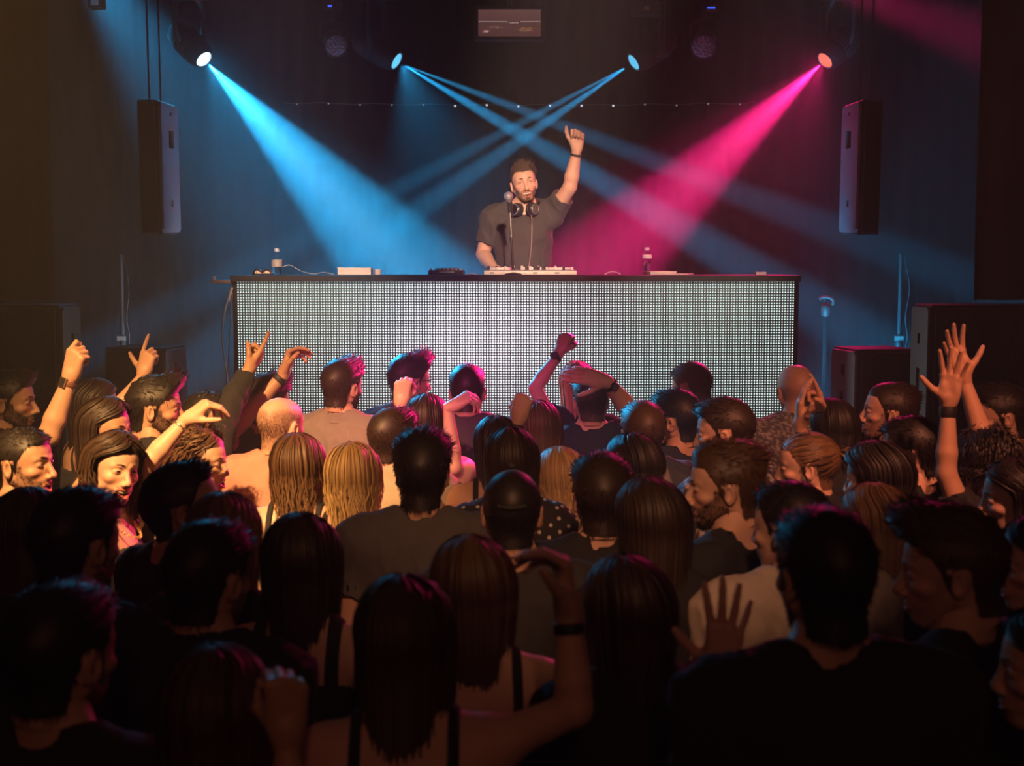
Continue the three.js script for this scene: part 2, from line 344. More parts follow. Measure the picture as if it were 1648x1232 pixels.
function tufts(mb, roots, count, len, width, o, rnd, lift = 0.5) {
  for (let k = 0; k < count; k++) {
    const [P, N, d, t] = roots[Math.floor(rnd() * roots.length)], l = len(P) * (0.6 + 0.8 * rnd());
    if (l < 0.002) continue;
    const jit = V(rnd() - 0.5, rnd() - 0.5, rnd() - 0.5).multiplyScalar(0.7), dir = d.clone().multiplyScalar(1 - lift).addScaledVector(N, lift).add(jit).normalize();
    const a = P.clone().addScaledVector(N, -0.002), b = a.clone().addScaledVector(dir, l * 0.55), c = b.clone().addScaledVector(dir.multiplyScalar(0.8).addScaledVector(d, 0.5).normalize(), l * 0.45);
    const q = 0.6 + 1.1 * rnd() * rnd() + 0.2 * rnd(), N1 = N.clone().applyAxisAngle(dir, (rnd() - 0.5) * 2.2), n2 = N1.clone().addScaledVector(d, 0.2).normalize();
    mb.ribbon([a, b, c], [N1, n2, n2], width, 0.15, o.hairColor.map((x) => x * q), (o.hairTip ?? o.hairColor).map((x) => x * q));
  }
}
const HAIR = {};
HAIR.short = (mb, H, o, rnd) => {
  const top = o.top ?? 0.016, side = o.side ?? 0.005, sw = o.sweep ?? 0;
  const th = (x, y, z) => lerp(side, top * (1 + (o.quiff ?? 0) * sstep(0.0, 0.075, z)), sstep(0.03, 0.085, y));
  const qf = o.quiff ?? 0, cb = (x, y, z, N) => { const t = sstep(0.045, 0.07, y), f = sstep(-0.01, 0.06, z) * qf; return V(lerp(x * 3, sw + x * 2, t), lerp(-1, 0.05 + 0.75 * f, t), lerp(-0.35, o.back ? -0.9 : 0.35 + 0.25 * f, t)).addScaledVector(N, 0.02).normalize(); };
  const roots = shellHair(mb, H, o, th, cb, rnd);
  tufts(mb, roots, o.tufts ?? 1700, (P) => lerp(o.fade && P.y < 0.02 ? 0.001 : side + 0.005, Math.min(0.028, top * 0.85 + 0.004), sstep(0.04, 0.09, P.y)), 0.003, o, rnd, o.lift ?? 0.15);
};
HAIR.buzz = (mb, H, o, rnd) => { o.top ??= 0.005; o.side ??= 0.003; HAIR.short(mb, H, o, rnd); };
HAIR.fringe = (mb, H, o, rnd) => {
  const roots = shellHair(mb, H, { ...o }, () => 0.0008, () => V(0, -1, -0.2), rnd).filter(([P]) => P.y + 0.25 * Math.max(0, P.z + 0.04) < 0.055 + 0.03 * rnd());
  mb.p.length = mb.n.length = mb.c.length = mb.i.length = 0;
  tufts(mb, roots, 2200, () => 0.006, 0.0018, o, rnd, 0.2);
};
// Long hair: strands run from the parting over the skull, then hang. dn is world down in head space.
function strandPath(u, off, len, o, dn, rnd, n = 13) {
  const rx = 0.085 + off, ry = 0.093 + off, rz = 0.106 + off, pts = [], nr = [], ph = rnd() * 6.28, wav = o.wave ?? 0, au = Math.abs(u), s = Math.sign(u) || 1;
  const u0 = s * (au < 1.9 ? lerp(0.03, 1.1, sat((au - 1.25) / 0.65)) : lerp(1.1, au, sat((au - 1.9) / 0.7)));
  const arc = 1.75, nArc = Math.ceil(n * 0.42), part = o.part ?? 0.012, th0 = lerp(0.1, 0.92, sat((2.0 - au) / 0.6) * rnd());
  for (let k = 0; k <= nArc; k++) {
    const f = k / nArc, th = lerp(th0, arc, f), a = lerp(u0, u, sstep(0, 0.75, f)), st = Math.sin(th), ct = Math.cos(th);
    pts.push(V(part * (1 - f) + rx * st * Math.sin(a), EC.y + ry * ct, EC.z + 0.012 * (1 - f) + rz * st * Math.cos(a)));
    nr.push(V(st * Math.sin(a) / rx, ct / ry, st * Math.cos(a) / rz).normalize());
  }
  const p = pts[pts.length - 1].clone(), rad = V(Math.sin(u), 0, Math.cos(u)), used = 0.16, rest = Math.max(0.02, len - used), m = n - nArc;
  for (let k = 1; k <= m; k++) {
    const f = k / m, q = p.clone().addScaledVector(dn, rest * f);
    const inw = (o.inward ?? 0.018) * Math.sin(f * 2.2);
    q.addScaledVector(rad, -inw + off * 0.3).add(V(0, 0, -0.012 * f * Math.max(0, Math.sin(au))));
    if (wav) q.add(V(Math.cos(u), 0, -Math.sin(u)).multiplyScalar(wav * Math.sin(f * rest * 55 + ph))).addScaledVector(rad, wav * 0.7 * Math.cos(f * rest * 47 + ph));
    pts.push(q); nr.push(rad.clone().add(V(0, 0.15, 0)).normalize());
  }
  return [pts, nr];
}
HAIR.long = (mb, H, o, rnd, dn) => {
  const umin = o.open ?? 1.3, L = o.len ?? 0.42, inner = { p: [], n: [], c: [], i: [] }, nu = 40;
  for (let layer = 0; layer < 2; layer++) {           // the dense mass under the strands, two skins 14 mm apart
    const b0 = inner.p.length / 3;
    let m = 0;
    for (let a = 0; a <= nu; a++) {
      const u = lerp(umin, 2 * Math.PI - umin, a / nu), [pts, nr] = strandPath(u > Math.PI ? u - 2 * Math.PI : u, layer ? 0.006 : -0.008, L * (0.82 + 0.08 * noise(a * 0.9, o.seed, 3)), { ...o, wave: 0 }, dn, () => 0.5, 14);
      m = pts.length;
      const dk = 0.7 + 0.25 * Math.sin(a * 7.3) ** 2;
      pts.forEach((p, k) => { const w = 0.005 * noise(a * 1.7, k * 0.5, layer * 9 + o.seed); inner.p.push(p.x + nr[k].x * w, p.y + nr[k].y * w, p.z + nr[k].z * w); inner.n.push(nr[k].x, nr[k].y, nr[k].z); inner.c.push(...mixc(o.hairColor, o.hairTip ?? o.hairColor, k / m).map((c) => c * dk)); });
    }
    for (let a = 0; a < nu; a++) for (let k = 0; k < m - 1; k++) { const q = b0 + a * m + k; inner.i.push(q, q + 1, q + m, q + 1, q + m + 1, q + m); }
  }
  mb.add(inner);
  const count = o.strands ?? 460;
  for (let k = 0; k < count; k++) {
    const r0 = rnd(), nj = (rnd() - 0.5) * 0.9, u = r0 < 0.24 ? umin + rnd() * 0.5 : r0 < 0.48 ? 2 * Math.PI - umin - rnd() * 0.5 : lerp(umin - 0.05, 2 * Math.PI - umin + 0.05, rnd()), uu = u > Math.PI ? u - 2 * Math.PI : u, l = L * (0.7 + 0.36 * rnd());
    const [pts, nr] = strandPath(uu, 0.004 + 0.011 * rnd() * (o.volume ?? 1), l, o, dn, rnd, o.curl ? 16 : 13), q = 0.7 + 0.65 * rnd();
    for (let a = 0; a < nr.length; a++) { const tg = pts[Math.min(nr.length - 1, a + 1)].clone().sub(pts[Math.max(0, a - 1)]).normalize(); nr[a] = nr[a].clone().applyAxisAngle(tg, nj); }
    mb.ribbon(pts, nr, 0.0052 * (0.7 + 0.6 * rnd()), 0.3, o.hairColor.map((c) => c * q), (o.hairTip ?? o.hairColor).map((c) => c * q));
  }
};
HAIR.curly = (mb, H, o, rnd, dn) => {
  HAIR.long(mb, H, { ...o, open: o.open ?? 1.45, strands: 170, volume: 1.3 }, rnd, dn);
  const L = o.len ?? 0.3, umin = o.open ?? 1.45;
  for (let k = 0; k < (o.curls ?? 460); k++) {
    const u = lerp(umin, 2 * Math.PI - umin, rnd()), uu = u > Math.PI ? u - 2 * Math.PI : u, off = 0.006 + 0.034 * rnd(), [pts, nr] = strandPath(uu, off, L * (0.7 + 0.4 * rnd()), { ...o, wave: 0, inward: 0 }, dn, rnd, 22);
    const curve = new THREE.CatmullRomCurve3(pts), out = [], on = [], r = 0.006 + 0.005 * rnd(), ph = rnd() * 6.28, from = rnd() * 0.45, to = Math.min(1, from + 0.35 + rnd() * 0.3), N = 16;
    for (let a = 0; a <= N; a++) {
      const f = lerp(from, to, a / N), p = curve.getPoint(f), t = curve.getTangent(f), n = nr[Math.min(nr.length - 1, Math.round(f * (nr.length - 1)))], b = V().crossVectors(t, n).normalize(), w = ph + a * 1.25;
      out.push(p.addScaledVector(n, r * Math.cos(w)).addScaledVector(b, r * Math.sin(w)));
      on.push(n.clone().multiplyScalar(Math.cos(w) + 0.6).addScaledVector(b, Math.sin(w)).normalize());
    }
    const q = 0.5 + 1.1 * rnd();
    mb.ribbon(out, on, 0.004, 0.5, o.hairColor.map((c) => c * q), (o.hairTip ?? o.hairColor).map((c) => c * q));
  }
};
HAIR.tail = (mb, H, o, rnd, dn) => {   // combed back into a ponytail
  const knot = V(0, o.knotY ?? 0.035, -0.128), roots = shellHair(mb, H, o, () => 0.007, (x, y, z) => V(-x, 0.04 - y, -0.12 - z).normalize(), rnd);
  for (let k = 0; k < 420; k++) {
    const [P, N] = roots[Math.floor(rnd() * roots.length)], pts = [], nr = [];
    for (let a = 0; a <= 6; a++) {
      const f = a / 6, q = P.clone().lerp(knot, f).sub(EC), r = Math.hypot(q.x / 0.0835, q.y / 0.0945, q.z / 0.109), k2 = Math.max(1, (1 + 0.03 * rnd()) / Math.max(r, 0.2));
      pts.push(q.multiplyScalar(f > 0.9 ? 1 : k2).add(EC)); nr.push(pts[a].clone().sub(EC).normalize());
    }
    const q = 0.6 + 0.9 * rnd();
    mb.ribbon(pts, nr, 0.006, 0.6, o.hairColor.map((c) => c * q), o.hairColor.map((c) => c * q));
  }
  const L = o.len ?? 0.3;
  for (let k = 0; k < 190; k++) {
    const a = rnd() * 6.28, r = 0.012 + 0.02 * rnd(), out = V(Math.cos(a) * r, Math.sin(a) * r, 0), pts = [], nr = [], l = L * (0.7 + 0.4 * rnd()), ph = rnd() * 6.28, w = o.wave ?? 0.006;
    for (let j = 0; j <= 11; j++) {
      const f = j / 11, bulge = Math.sin(Math.min(1, f * 2.4) * Math.PI * 0.5) * (1 - 0.45 * f);
      pts.push(knot.clone().add(V(0, 0.012 * Math.sin(f * 3), -0.055 * sstep(0, 0.35, f))).addScaledVector(dn, l * f * f * 0.6 + l * f * 0.4).addScaledVector(out, 0.3 + 1.3 * bulge).add(V(w * Math.sin(f * 12 + ph), 0, w * Math.cos(f * 11 + ph))));
      nr.push(out.clone().normalize().add(V(0, 0, -0.7)).normalize());
    }
    const q = 0.55 + 1.0 * rnd();
    mb.ribbon(pts, nr, 0.0065, 0.3, o.hairColor.map((c) => c * q), (o.hairTip ?? o.hairColor).map((c) => c * q));
  }
  mb.geo(new THREE.TorusGeometry(0.014, 0.006, 8, 14), new THREE.Matrix4().makeTranslation(knot.x, knot.y, knot.z - 0.004), [0.02, 0.02, 0.02]);
};
HAIR.afro = (mb, H, o, rnd) => {      // loose short curls standing off the scalp
  const roots = shellHair(mb, H, o, () => o.top ?? 0.022, (x, y, z, N) => N.clone(), rnd);
  for (let k = 0; k < 650; k++) {
    const [P, N, , t] = roots[Math.floor(rnd() * roots.length)], b = V(rnd() - 0.5, rnd() - 0.5, rnd() - 0.5).cross(N).normalize(), c = V().crossVectors(N, b), pts = [], nr = [], ph = rnd() * 6.28, r = 0.006 + 0.005 * rnd();
    for (let a = 0; a <= 8; a++) { const w = ph + a * 0.9; pts.push(P.clone().addScaledVector(N, -0.004 + a * 0.0022).addScaledVector(b, r * Math.cos(w)).addScaledVector(c, r * Math.sin(w))); nr.push(N.clone().addScaledVector(b, Math.cos(w)).addScaledVector(c, Math.sin(w)).normalize()); }
    const q = 0.5 + rnd();
    mb.ribbon(pts, nr, 0.005, 0.4, o.hairColor.map((x) => x * q), (o.hairTip ?? o.hairColor).map((x) => x * q));
  }
};
HAIR.bald = () => {};
function beardHair(mb, H, o, rnd) {
  const n = H.p.length / 3, roots = [];
  for (let k = 0; k < n; k++) { const x = H.p[3 * k], y = H.p[3 * k + 1], z = H.p[3 * k + 2]; if (beardline(x, y, z) > 0.001) roots.push([V(x, y, z), V(H.n[3 * k], H.n[3 * k + 1], H.n[3 * k + 2]), V(x * 4, -1, 0.35).normalize(), 0]); }
  if (roots.length) tufts(mb, roots, Math.round(1500 * Math.min(1.3, o.beard)), (P) => (P.y < -0.08 ? 0.011 : 0.007) * Math.min(1.4, o.beard), 0.0024, o, rnd, 0.22);
}
function browHair(mb, o, rnd, s) {
  for (let k = 0; k < 46; k++) {
    const f = rnd(), x = lerp(0.012, 0.047, f), y = 0.0185 + 0.0065 * Math.sin(f * 2.4) - 0.006 * f * f + (rnd() - 0.5) * (o.fem ? 0.003 : 0.0055) + (o.browUp ?? 0), z = 0.0965 - 0.024 * f * f - 0.0035 * f, a = V(s * x, y, z), b = V(s * (x + 0.008), y + 0.0028 * (1 - 2 * f), z - 0.0005 - 0.005 * f);
    mb.ribbon([a, b], [V(s * 0.3 * f, 0.1, 1).normalize(), V(s * 0.4, 0.1, 1).normalize()], 0.0024, 0.3, o.hairColor, o.hairColor);
  }
}

HAIR.cap = (mb, H, o, rnd) => HAIR.short(mb, H, { ...o, top: 0.002, side: 0.004, tufts: 900 }, rnd);
// ---------------------------------------------------------------- hands: wrist at 0, fingers to +y, palm to +z, thumb to +x
const POSES = {   // curls of index..little [mcp, pip, dip] in degrees, splay, thumb: base direction and tip direction
  fist: { c: [[82, 100, 55], [85, 102, 58], [86, 102, 58], [88, 100, 55]], sp: 0, th: [0.62, 0.62, 0.48], tt: [-0.35, 0.55, 0.75] },
  thumbsup: { c: [[80, 98, 50], [84, 100, 55], [86, 100, 55], [88, 98, 52]], sp: 0, b: [0.024, 0.034, 0.004], th: [0.72, 0.78, 0.0], tt: [0.1, 1, -0.1] },
  point: { c: [[8, 6, 4], [70, 95, 50], [80, 98, 55], [84, 98, 55]], sp: 0.1, th: [0.6, 0.72, 0.35], tt: [-0.1, 0.7, 0.7] },
  pointout: { c: [[8, 6, 4], [60, 80, 40], [66, 85, 45], [70, 88, 48]], sp: 0.15, th: [0.85, 0.5, 0.1], tt: [0.72, 0.7, 0.05] },
  ring: { c: [[28, 10, 5], [55, 60, 30], [60, 65, 35], [64, 70, 40]], sp: 0.1, th: [0.6, 0.6, 0.5], tt: [0.1, 0.75, 0.65] },
  open: { c: [[6, 10, 6], [4, 10, 6], [6, 10, 6], [10, 12, 8]], sp: 1, th: [0.86, 0.5, 0.1], tt: [0.7, 0.72, 0.05] },
  droop: { c: [[55, 25, 15], [62, 30, 15], [66, 34, 18], [70, 38, 20]], sp: 0.2, th: [0.6, 0.7, 0.4], tt: [0.3, 0.8, 0.5] },
  relaxed: { c: [[22, 28, 14], [28, 32, 16], [32, 36, 18], [36, 38, 20]], sp: 0.15, th: [0.66, 0.68, 0.3], tt: [0.3, 0.88, 0.35] },
  hook: { c: [[38, 72, 50], [74, 95, 50], [80, 98, 55], [84, 98, 55]], sp: 0, th: [0.62, 0.62, 0.48], tt: [-0.2, 0.65, 0.7] },
  flat: { c: [[18, 14, 8], [20, 16, 8], [22, 18, 10], [24, 20, 12]], sp: 0.25, th: [0.72, 0.62, 0.25], tt: [0.45, 0.85, 0.2] },
};
const MCP = [[0.029, 0.094, 0.001], [0.0095, 0.098, 0], [-0.0105, 0.093, 0.001], [-0.029, 0.083, 0.003]], PHAL = [[0.043, 0.026, 0.021], [0.048, 0.029, 0.022], [0.044, 0.028, 0.022], [0.034, 0.021, 0.019]];
const handCache = new Map();
function handMesh(pose, cell) {
  const key = pose + cell;
  if (handCache.has(key)) return handCache.get(key);
  const P = POSES[pose], L = [], nails = [];
  MCP.forEach((m, k) => L.push(cap([m[0] * 0.55, 0.006, 0], [m[0], m[1] - 0.004, m[2] - 0.001], 0.0145, 0.0115, 0.018)));
  L.push(ell([0.024, 0.04, 0.01], [0.015, 0.03, 0.014], 0.014), ell([-0.022, 0.035, 0.008], [0.013, 0.032, 0.013], 0.014), cap([0, -0.03, 0], [0, 0.012, 0], 0.0265, 0.024, 0.016));
  MCP.forEach((m, k) => {
    let a = 0, p = [...m];
    const sp = P.sp * [0.24, 0.05, -0.12, -0.3][k];
    P.c[k].forEach((deg, j) => {
      a += (deg * Math.PI) / 180;
      const l = PHAL[k][j], q = [p[0] + Math.sin(sp) * l * Math.max(0.2, Math.cos(a)), p[1] + Math.cos(sp) * Math.cos(a) * l, p[2] + Math.sin(a) * l], r = [0.0098, 0.0089, 0.008, 0.0068].map((x) => x * [1, 1.02, 0.97, 0.86][k]);
      L.push(cap(p, q, r[j], r[j + 1], j ? 0.003 : 0.007));
      if (j === 2) nails.push([q, a, r[3]]);
      p = q;
    });
  });
  const n3 = (d) => { const l = Math.hypot(...d); return d.map((x) => x / l); }, b = P.b ?? [0.02, 0.018, 0.008], d1 = n3(P.th), d2 = n3(P.tt), t1 = b.map((x, c) => x + d1[c] * 0.043), t2 = t1.map((x, c) => x + lerp(d1[c], d2[c], 0.6) * 0.033), t3 = t2.map((x, c) => x + d2[c] * 0.026);
  L.push(cap(b, t1, 0.0155, 0.0118, 0.012), cap(t1, t2, 0.0112, 0.0105, 0.004), cap(t2, t3, 0.0105, 0.0082, 0.004));
  const m = netMesh([...L, pln([0, -1, 0], 0.026)], [-0.085, -0.036, -0.05], [0.11, 0.21, 0.12], cell);
  m.nails = nails;
  handCache.set(key, m);
  return m;
}
// ---------------------------------------------------------------- materials of people (colour comes from the vertices)
const std = (o) => new THREE.MeshStandardMaterial(o), phys = (o) => new THREE.MeshPhysicalMaterial(o);
const skinMat = phys({ vertexColors: true, roughness: 0.5, specularIntensity: 0.7, side: THREE.DoubleSide });
const hairMat = phys({ vertexColors: true, roughness: 0.5, specularIntensity: 0.7, side: THREE.DoubleSide });
const clothMat = phys({ vertexColors: true, roughness: 0.88, sheen: 0.25, sheenRoughness: 0.6, sheenColor: new THREE.Color(0.5, 0.5, 0.5), side: THREE.DoubleSide });
const shinyMat = phys({ vertexColors: true, roughness: 0.25, metalness: 0.85 });
const glossMat = phys({ vertexColors: true, roughness: 0.12, clearcoat: 0.6 });
const rubberMat = phys({ vertexColors: true, roughness: 0.6 });

// ---------------------------------------------------------------- people
const A3 = (v) => [v.x, v.y, v.z];
const UP = V(0, 1, 0);
function basis(F, palm, right) {   // a hand's matrix from finger direction and palm direction
  const y = F.clone().normalize(), z = palm.clone().addScaledVector(y, -palm.dot(y));
  if (z.lengthSq() < 1e-6) z.set(0, 0, 1).addScaledVector(y, -y.z);
  z.normalize();
  const x = V().crossVectors(y, z);
  return new THREE.Matrix4().makeBasis(right ? x : x.clone().negate(), y, z);
}
let personSeed = 11;
const PEOPLE = {};
function person(o) {
  const seed = (o.seed = personSeed += 17), rnd = rng(seed), fem = !!o.fem, ppm = o.ppm, depth = FPX / ppm, hs = o.hs ?? (fem ? 0.95 : 1), deg = Math.PI / 180;
  o.hairColor ??= [0.018, 0.012, 0.009]; o.skin ??= [0.5, 0.29, 0.2]; o.style ??= 'short';
  const root = new THREE.Group();
  root.name = numbered('person');
  // head: place, turn (yaw 0 looks to the camera, 90 to the right of the picture, 180 to the stage)
  const top = (0.112 + (o.hairTop ?? (o.style === 'bald' || o.style === 'fringe' ? 0 : 0.014))) * hs, hp = at(o.px[0], o.px[1], depth);
  hp.y -= top;
  const hy = (o.look ?? 180) * deg, headM = new THREE.Matrix4().makeRotationFromEuler(new THREE.Euler(-(o.pitch ?? 0) * deg, hy, (o.roll ?? 0) * deg, 'YXZ'));
  const s = o.s ?? (hp.y - (o.floor ?? 0)) / 1.628, yaw = (o.yaw ?? o.look ?? 180) * deg, lean = o.lean ?? 0.035;
  root.position.set(hp.x - Math.sin(yaw) * lean, o.floor ?? 0, hp.z - Math.cos(yaw) * lean);
  root.rotation.y = yaw;
  scene.add(root);
  root.updateMatrixWorld(true);
  const inv = root.matrixWorld.clone().invert(), toL = (v) => v.clone().applyMatrix4(inv), dirL = (v) => v.clone().transformDirection(inv);
  const h0 = toL(hp), HM = new THREE.Matrix4().copy(inv).setPosition(0, 0, 0).multiply(headM).scale(V(hs, hs, hs)).setPosition(h0), HI = HM.clone().invert(), b = (o.build ?? 1) * (fem ? 0.93 : 1) * lerp(1, s, 0.5);
  // joints
  const sy = (y) => y * s, J = {}, sw = fem ? 0.16 : 0.185, slump = o.slump ?? 0;
  J.neck = V(0, sy(1.47), lean * 0.3); J.skull = h0.clone().add(V(0, -0.07, -0.02).applyMatrix4(new THREE.Matrix4().extractRotation(HM)));
  const sides = { L: 1, R: -1 };
  for (const q of ['L', 'R']) {
    const sd = sides[q], a = (o.arms ?? {})[q] ?? {};
    let S = V(sd * sw * b, sy(1.415) - slump, 0.0), E, W;
    const lu = a.lu ?? 0.295 * s, lf = a.lf ?? 0.255 * s;
    if (a.e) {
      const Sw = S.clone().applyMatrix4(root.matrixWorld);
      let Ew = onRay(Sw, a.e, lu, a.en ?? 0);
      const up = Math.max(0, (Ew.y - Sw.y) / lu);
      S.add(V(-sd * 0.02 * up, 0.045 * up, 0)); Ew = onRay(S.clone().applyMatrix4(root.matrixWorld), a.e, lu, a.en ?? 0);
      E = toL(Ew); W = toL(onRay(Ew, a.w, lf, a.wn ?? 0));
    } else if (a.fwd) { E = S.clone().add(V(sd * 0.05, -0.27 * s, 0.07)); W = E.clone().add(V(-sd * 0.09, 0.09, 0.21).multiplyScalar(s)); }
    else { E = S.clone().add(V(sd * 0.03, -0.29 * s, -0.02)); W = E.clone().add(V(sd * 0.0, -0.24 * s, 0.075)); }
    J[q] = { S, E, W, a, sd };
  }
  // body field
  const low = 0.93 * s, B = [], arm = { L: [], R: [] };
  const neckR = (fem ? 0.048 : 0.0585) * (o.neck ?? 1);
  const torso = (g) => [
    ell([0, sy(0.98), 0], [0.155 * b * (fem ? 1.1 : 1) + g, 0.13 * s, 0.112 * b + g], 0.06), ell([0, sy(1.12), 0.008], [(fem ? 0.128 : 0.148) * b + g, 0.15 * s, 0.1 * b * (o.belly ?? 1) + g], 0.06), ell([0, sy(1.28), 0.0], [0.165 * b + g, 0.175 * s, 0.112 * b + g], 0.06),
    ...(fem ? [ell([0.065 * b, sy(1.265), 0.085 * b], [0.06 + g, 0.06 + g, 0.055 + g], 0.03), ell([-0.065 * b, sy(1.265), 0.085 * b], [0.06 + g, 0.06 + g, 0.055 + g], 0.03)] : [cap([-0.07 * b, sy(1.33), 0.06], [0.07 * b, sy(1.33), 0.06], 0.06 + g, 0.06 + g, 0.04)]),
    cap(A3(J.L.S.clone().multiply(V(0.72, 1, 1)).add(V(0, -0.02, -0.015))), A3(J.R.S.clone().multiply(V(0.72, 1, 1)).add(V(0, -0.02, -0.015))), 0.074 * b + g, 0.074 * b + g, 0.05),
    cap([J.L.S.x * 0.8, J.L.S.y + 0.018, -0.012], [0.028, sy(1.505), -0.018 + lean * 0.4], 0.043 * b + g, 0.036 + g, 0.04), cap([J.R.S.x * 0.8, J.R.S.y + 0.018, -0.012], [-0.028, sy(1.505), -0.018 + lean * 0.4], 0.043 * b + g, 0.036 + g, 0.04),
  ];
  const armB = b * (fem ? 0.86 : 1) * (o.armW ?? 1);
  const upper = (q, g, flat) => { const { S, E } = J[q]; return flat ? tub(A3(S.clone().lerp(E, -0.1)), A3(S.clone().lerp(E, flat)), 0.058 * armB + g, lerp(0.053, 0.042, flat) * armB + g * 1.35, 0.03) : cap(A3(S), A3(E), 0.053 * armB + g, 0.041 * armB + g, 0.04); };
  const fore = (q, g, end = 1) => { const { E, W } = J[q], m = E.clone().lerp(W, 0.3); return [cap(A3(E), A3(m), 0.0395 * armB + g, 0.0435 * armB + g, 0.012), cap(A3(m), A3(E.clone().lerp(W, end)), 0.0435 * armB + g, lerp(0.0435, 0.0268, end) * armB + g, 0.008)]; };
  const ball = (q, g) => ell(A3(J[q].S), [0.061 * b + g, 0.064 * b + g, 0.063 * b + g], 0.04);
  const neck = (g) => cap(A3(J.neck), A3(J.skull), neckR + g, neckR - 0.003 + g, 0.035);
  B.push(...torso(0), neck(0));
  for (const q of ['L', 'R']) B.push(ball(q, 0), upper(q, 0), ...fore(q, 0));
  const leg = (sd, g) => [cap([sd * 0.092 * b, sy(0.9), 0], [sd * 0.1, sy(0.5), 0.012], 0.088 * b + g, 0.058 * b + g, 0.03), cap([sd * 0.1, sy(0.5), 0.01], [sd * 0.105, sy(0.34), -0.012], 0.055 * b + g, 0.056 * b + g, 0.02), cap([sd * 0.105, sy(0.34), -0.012], [sd * 0.11, sy(0.075), -0.02], 0.056 * b + g, 0.038 + g, 0.02)];
  const box = (pad, ylo, yhi) => {
    const lo = [-0.3, ylo, -0.24], hi = [0.3, yhi, 0.24];
    for (const q of ['L', 'R']) for (const p of [J[q].S, J[q].E, J[q].W]) A3(p).forEach((x, c) => { if (c !== 1 || ylo > 0.5) lo[c] = Math.min(lo[c], x - pad); hi[c] = Math.max(hi[c], x + pad); });
    lo[1] = Math.max(lo[1], ylo === 0.9 ? 0.6 : ylo);
    return [lo, hi];
  };
  const res = o.res ?? (o.arms ? 0.0135 : 0.021), sres = o.res ?? (ppm > 590 ? 0.02 : 0.0155), skinC = () => o.skin, body = new MB();
  const [blo, bhi] = box(0.08, 0.9, J.skull.y + 0.02);
  blo[1] = Math.min(J.L.W.y, J.R.W.y, sy(0.94)) - 0.05;
  bhi[1] = Math.max(bhi[1], J.skull.y + 0.08);
  body.add(netMesh(B, blo, bhi, res), null, skinC);
  body.add(netMesh([...torso(0).slice(0, 2), ...leg(1, 0), ...leg(-1, 0), cap([0.11, sy(0.06), -0.03], [0.13, 0.035, 0.11], 0.035, 0.028), cap([-0.11, sy(0.06), -0.03], [-0.13, 0.035, 0.11], 0.035, 0.028), pln([0, 1, 0], sy(0.96))], [-0.26, 0, -0.2], [0.26, sy(1.0), 0.22], 0.034), null, skinC);
  const H = headMesh({ fem, jaw: o.jaw, mouth: o.mouth, nose: o.nose, op: o.op }, o.hres ?? (o.face ? 0.0052 : 0.0075));
  body.add(H, HM, skinColor(o, H.F));
  const hands = {};
  for (const q of ['L', 'R']) {
    const { E, W, a } = J[q], vis = !!a.e || a.vis;
    const F = a.f ? dirL(a.f.isVector3 ? a.f : V(...a.f)) : W.clone().sub(E).normalize(), palm = a.palm ? dirL(V(...a.palm)) : V(-J[q].sd, 0, 0.2);
    const M = basis(F, palm, q === 'R').scale(V(1, 1, 1).multiplyScalar(a.hs ?? hs * (fem ? 0.95 : 1.03))).setPosition(W.clone().addScaledVector(F, 0.012));
    hands[q] = M;
    body.add(handMesh(a.hand ?? 'relaxed', vis ? 0.0048 : 0.012), M, skinC);
  }
  body.build('body', skinMat, root);
  // hair, beard, brows, eyes, teeth
  const dn = V(0, -1, 0).transformDirection(HI), hb = new MB(), inHead = (mb) => { const g = new MB(); g.add({ p: mb.p, n: mb.n, c: mb.c, i: mb.i }, HM); return g; };
  (HAIR[o.style] ?? HAIR.short)(hb, H, o, rnd, dn);
  if (['long', 'curly'].includes(o.style)) { const c = new MB(); shellHair(c, H, { ...o, nape: -0.07 }, () => 0.006, (x, y, z, N) => N.clone(), rnd); hb.add(c); }
  if (hb.size) inHead(hb).build('hair', hairMat, root);
  if (o.beard) { const m = new MB(); beardHair(m, H, o, rnd); if (m.size) inHead(m).build('beard', hairMat, root); }
  if (o.face) {
    for (const sd of SIDES) { const br = new MB(); browHair(br, o, rnd, sd); inHead(br).build('eyebrow', hairMat, root); }
    for (const sd of SIDES) inHead(eyePatch(sd, o.eyeOpen ?? (H.F.sm ? 0.55 : 0.85), o.gaze ?? 0)).build('eye', glossMat, root);
    if (H.F.op) {
      const t = new MB(), F = H.F, g = { p: [], n: [], i: [] };
      for (let a = 0; a <= 14; a++) for (let c = 0; c <= 2; c++) {
        const x = lerp(-1, 1, a / 14) * F.cw * 0.78, u = x / F.cw, w = 0.0012 * Math.abs(Math.sin(a * Math.PI / 2));
        g.p.push(x, F.my + F.cy * u * u * 1.05 + lerp(F.op * 0.75, -F.op * 0.15 - (F.sm ? 0 : -0.002), c / 2) - w * (c === 2 ? -0.6 : 0), 0.0875 - 9 * x * x - 0.0004 * (c === 0)); g.n.push(u * 0.6, 0, 1);
      }
      for (let a = 0; a < 14; a++) for (let c = 0; c < 2; c++) { const k = a * 3 + c; g.i.push(k, k + 1, k + 3, k + 1, k + 4, k + 3); }
      t.add(g, null, () => [0.75, 0.7, 0.6]); inHead(t).build('teeth', glossMat, root);
    }
  }
  // clothes
  const T = o.top_ ?? {}, tc = T.color ?? [0.012, 0.012, 0.014], kind = T.kind ?? 'tee', ph = seed * 0.37, fold = (x, y, z) => { const nk = sstep(0.075, 0.15, Math.hypot(x, y - J.neck.y, z)), n1 = noise(x * 8 + ph, y * 5, z * 8), n2 = noise(x * 17, y * 9 + ph, z * 17); return nk * Math.min(0.0025, -0.007 * n1 - 0.0045 * (1 - Math.abs(n2) * 3)); };
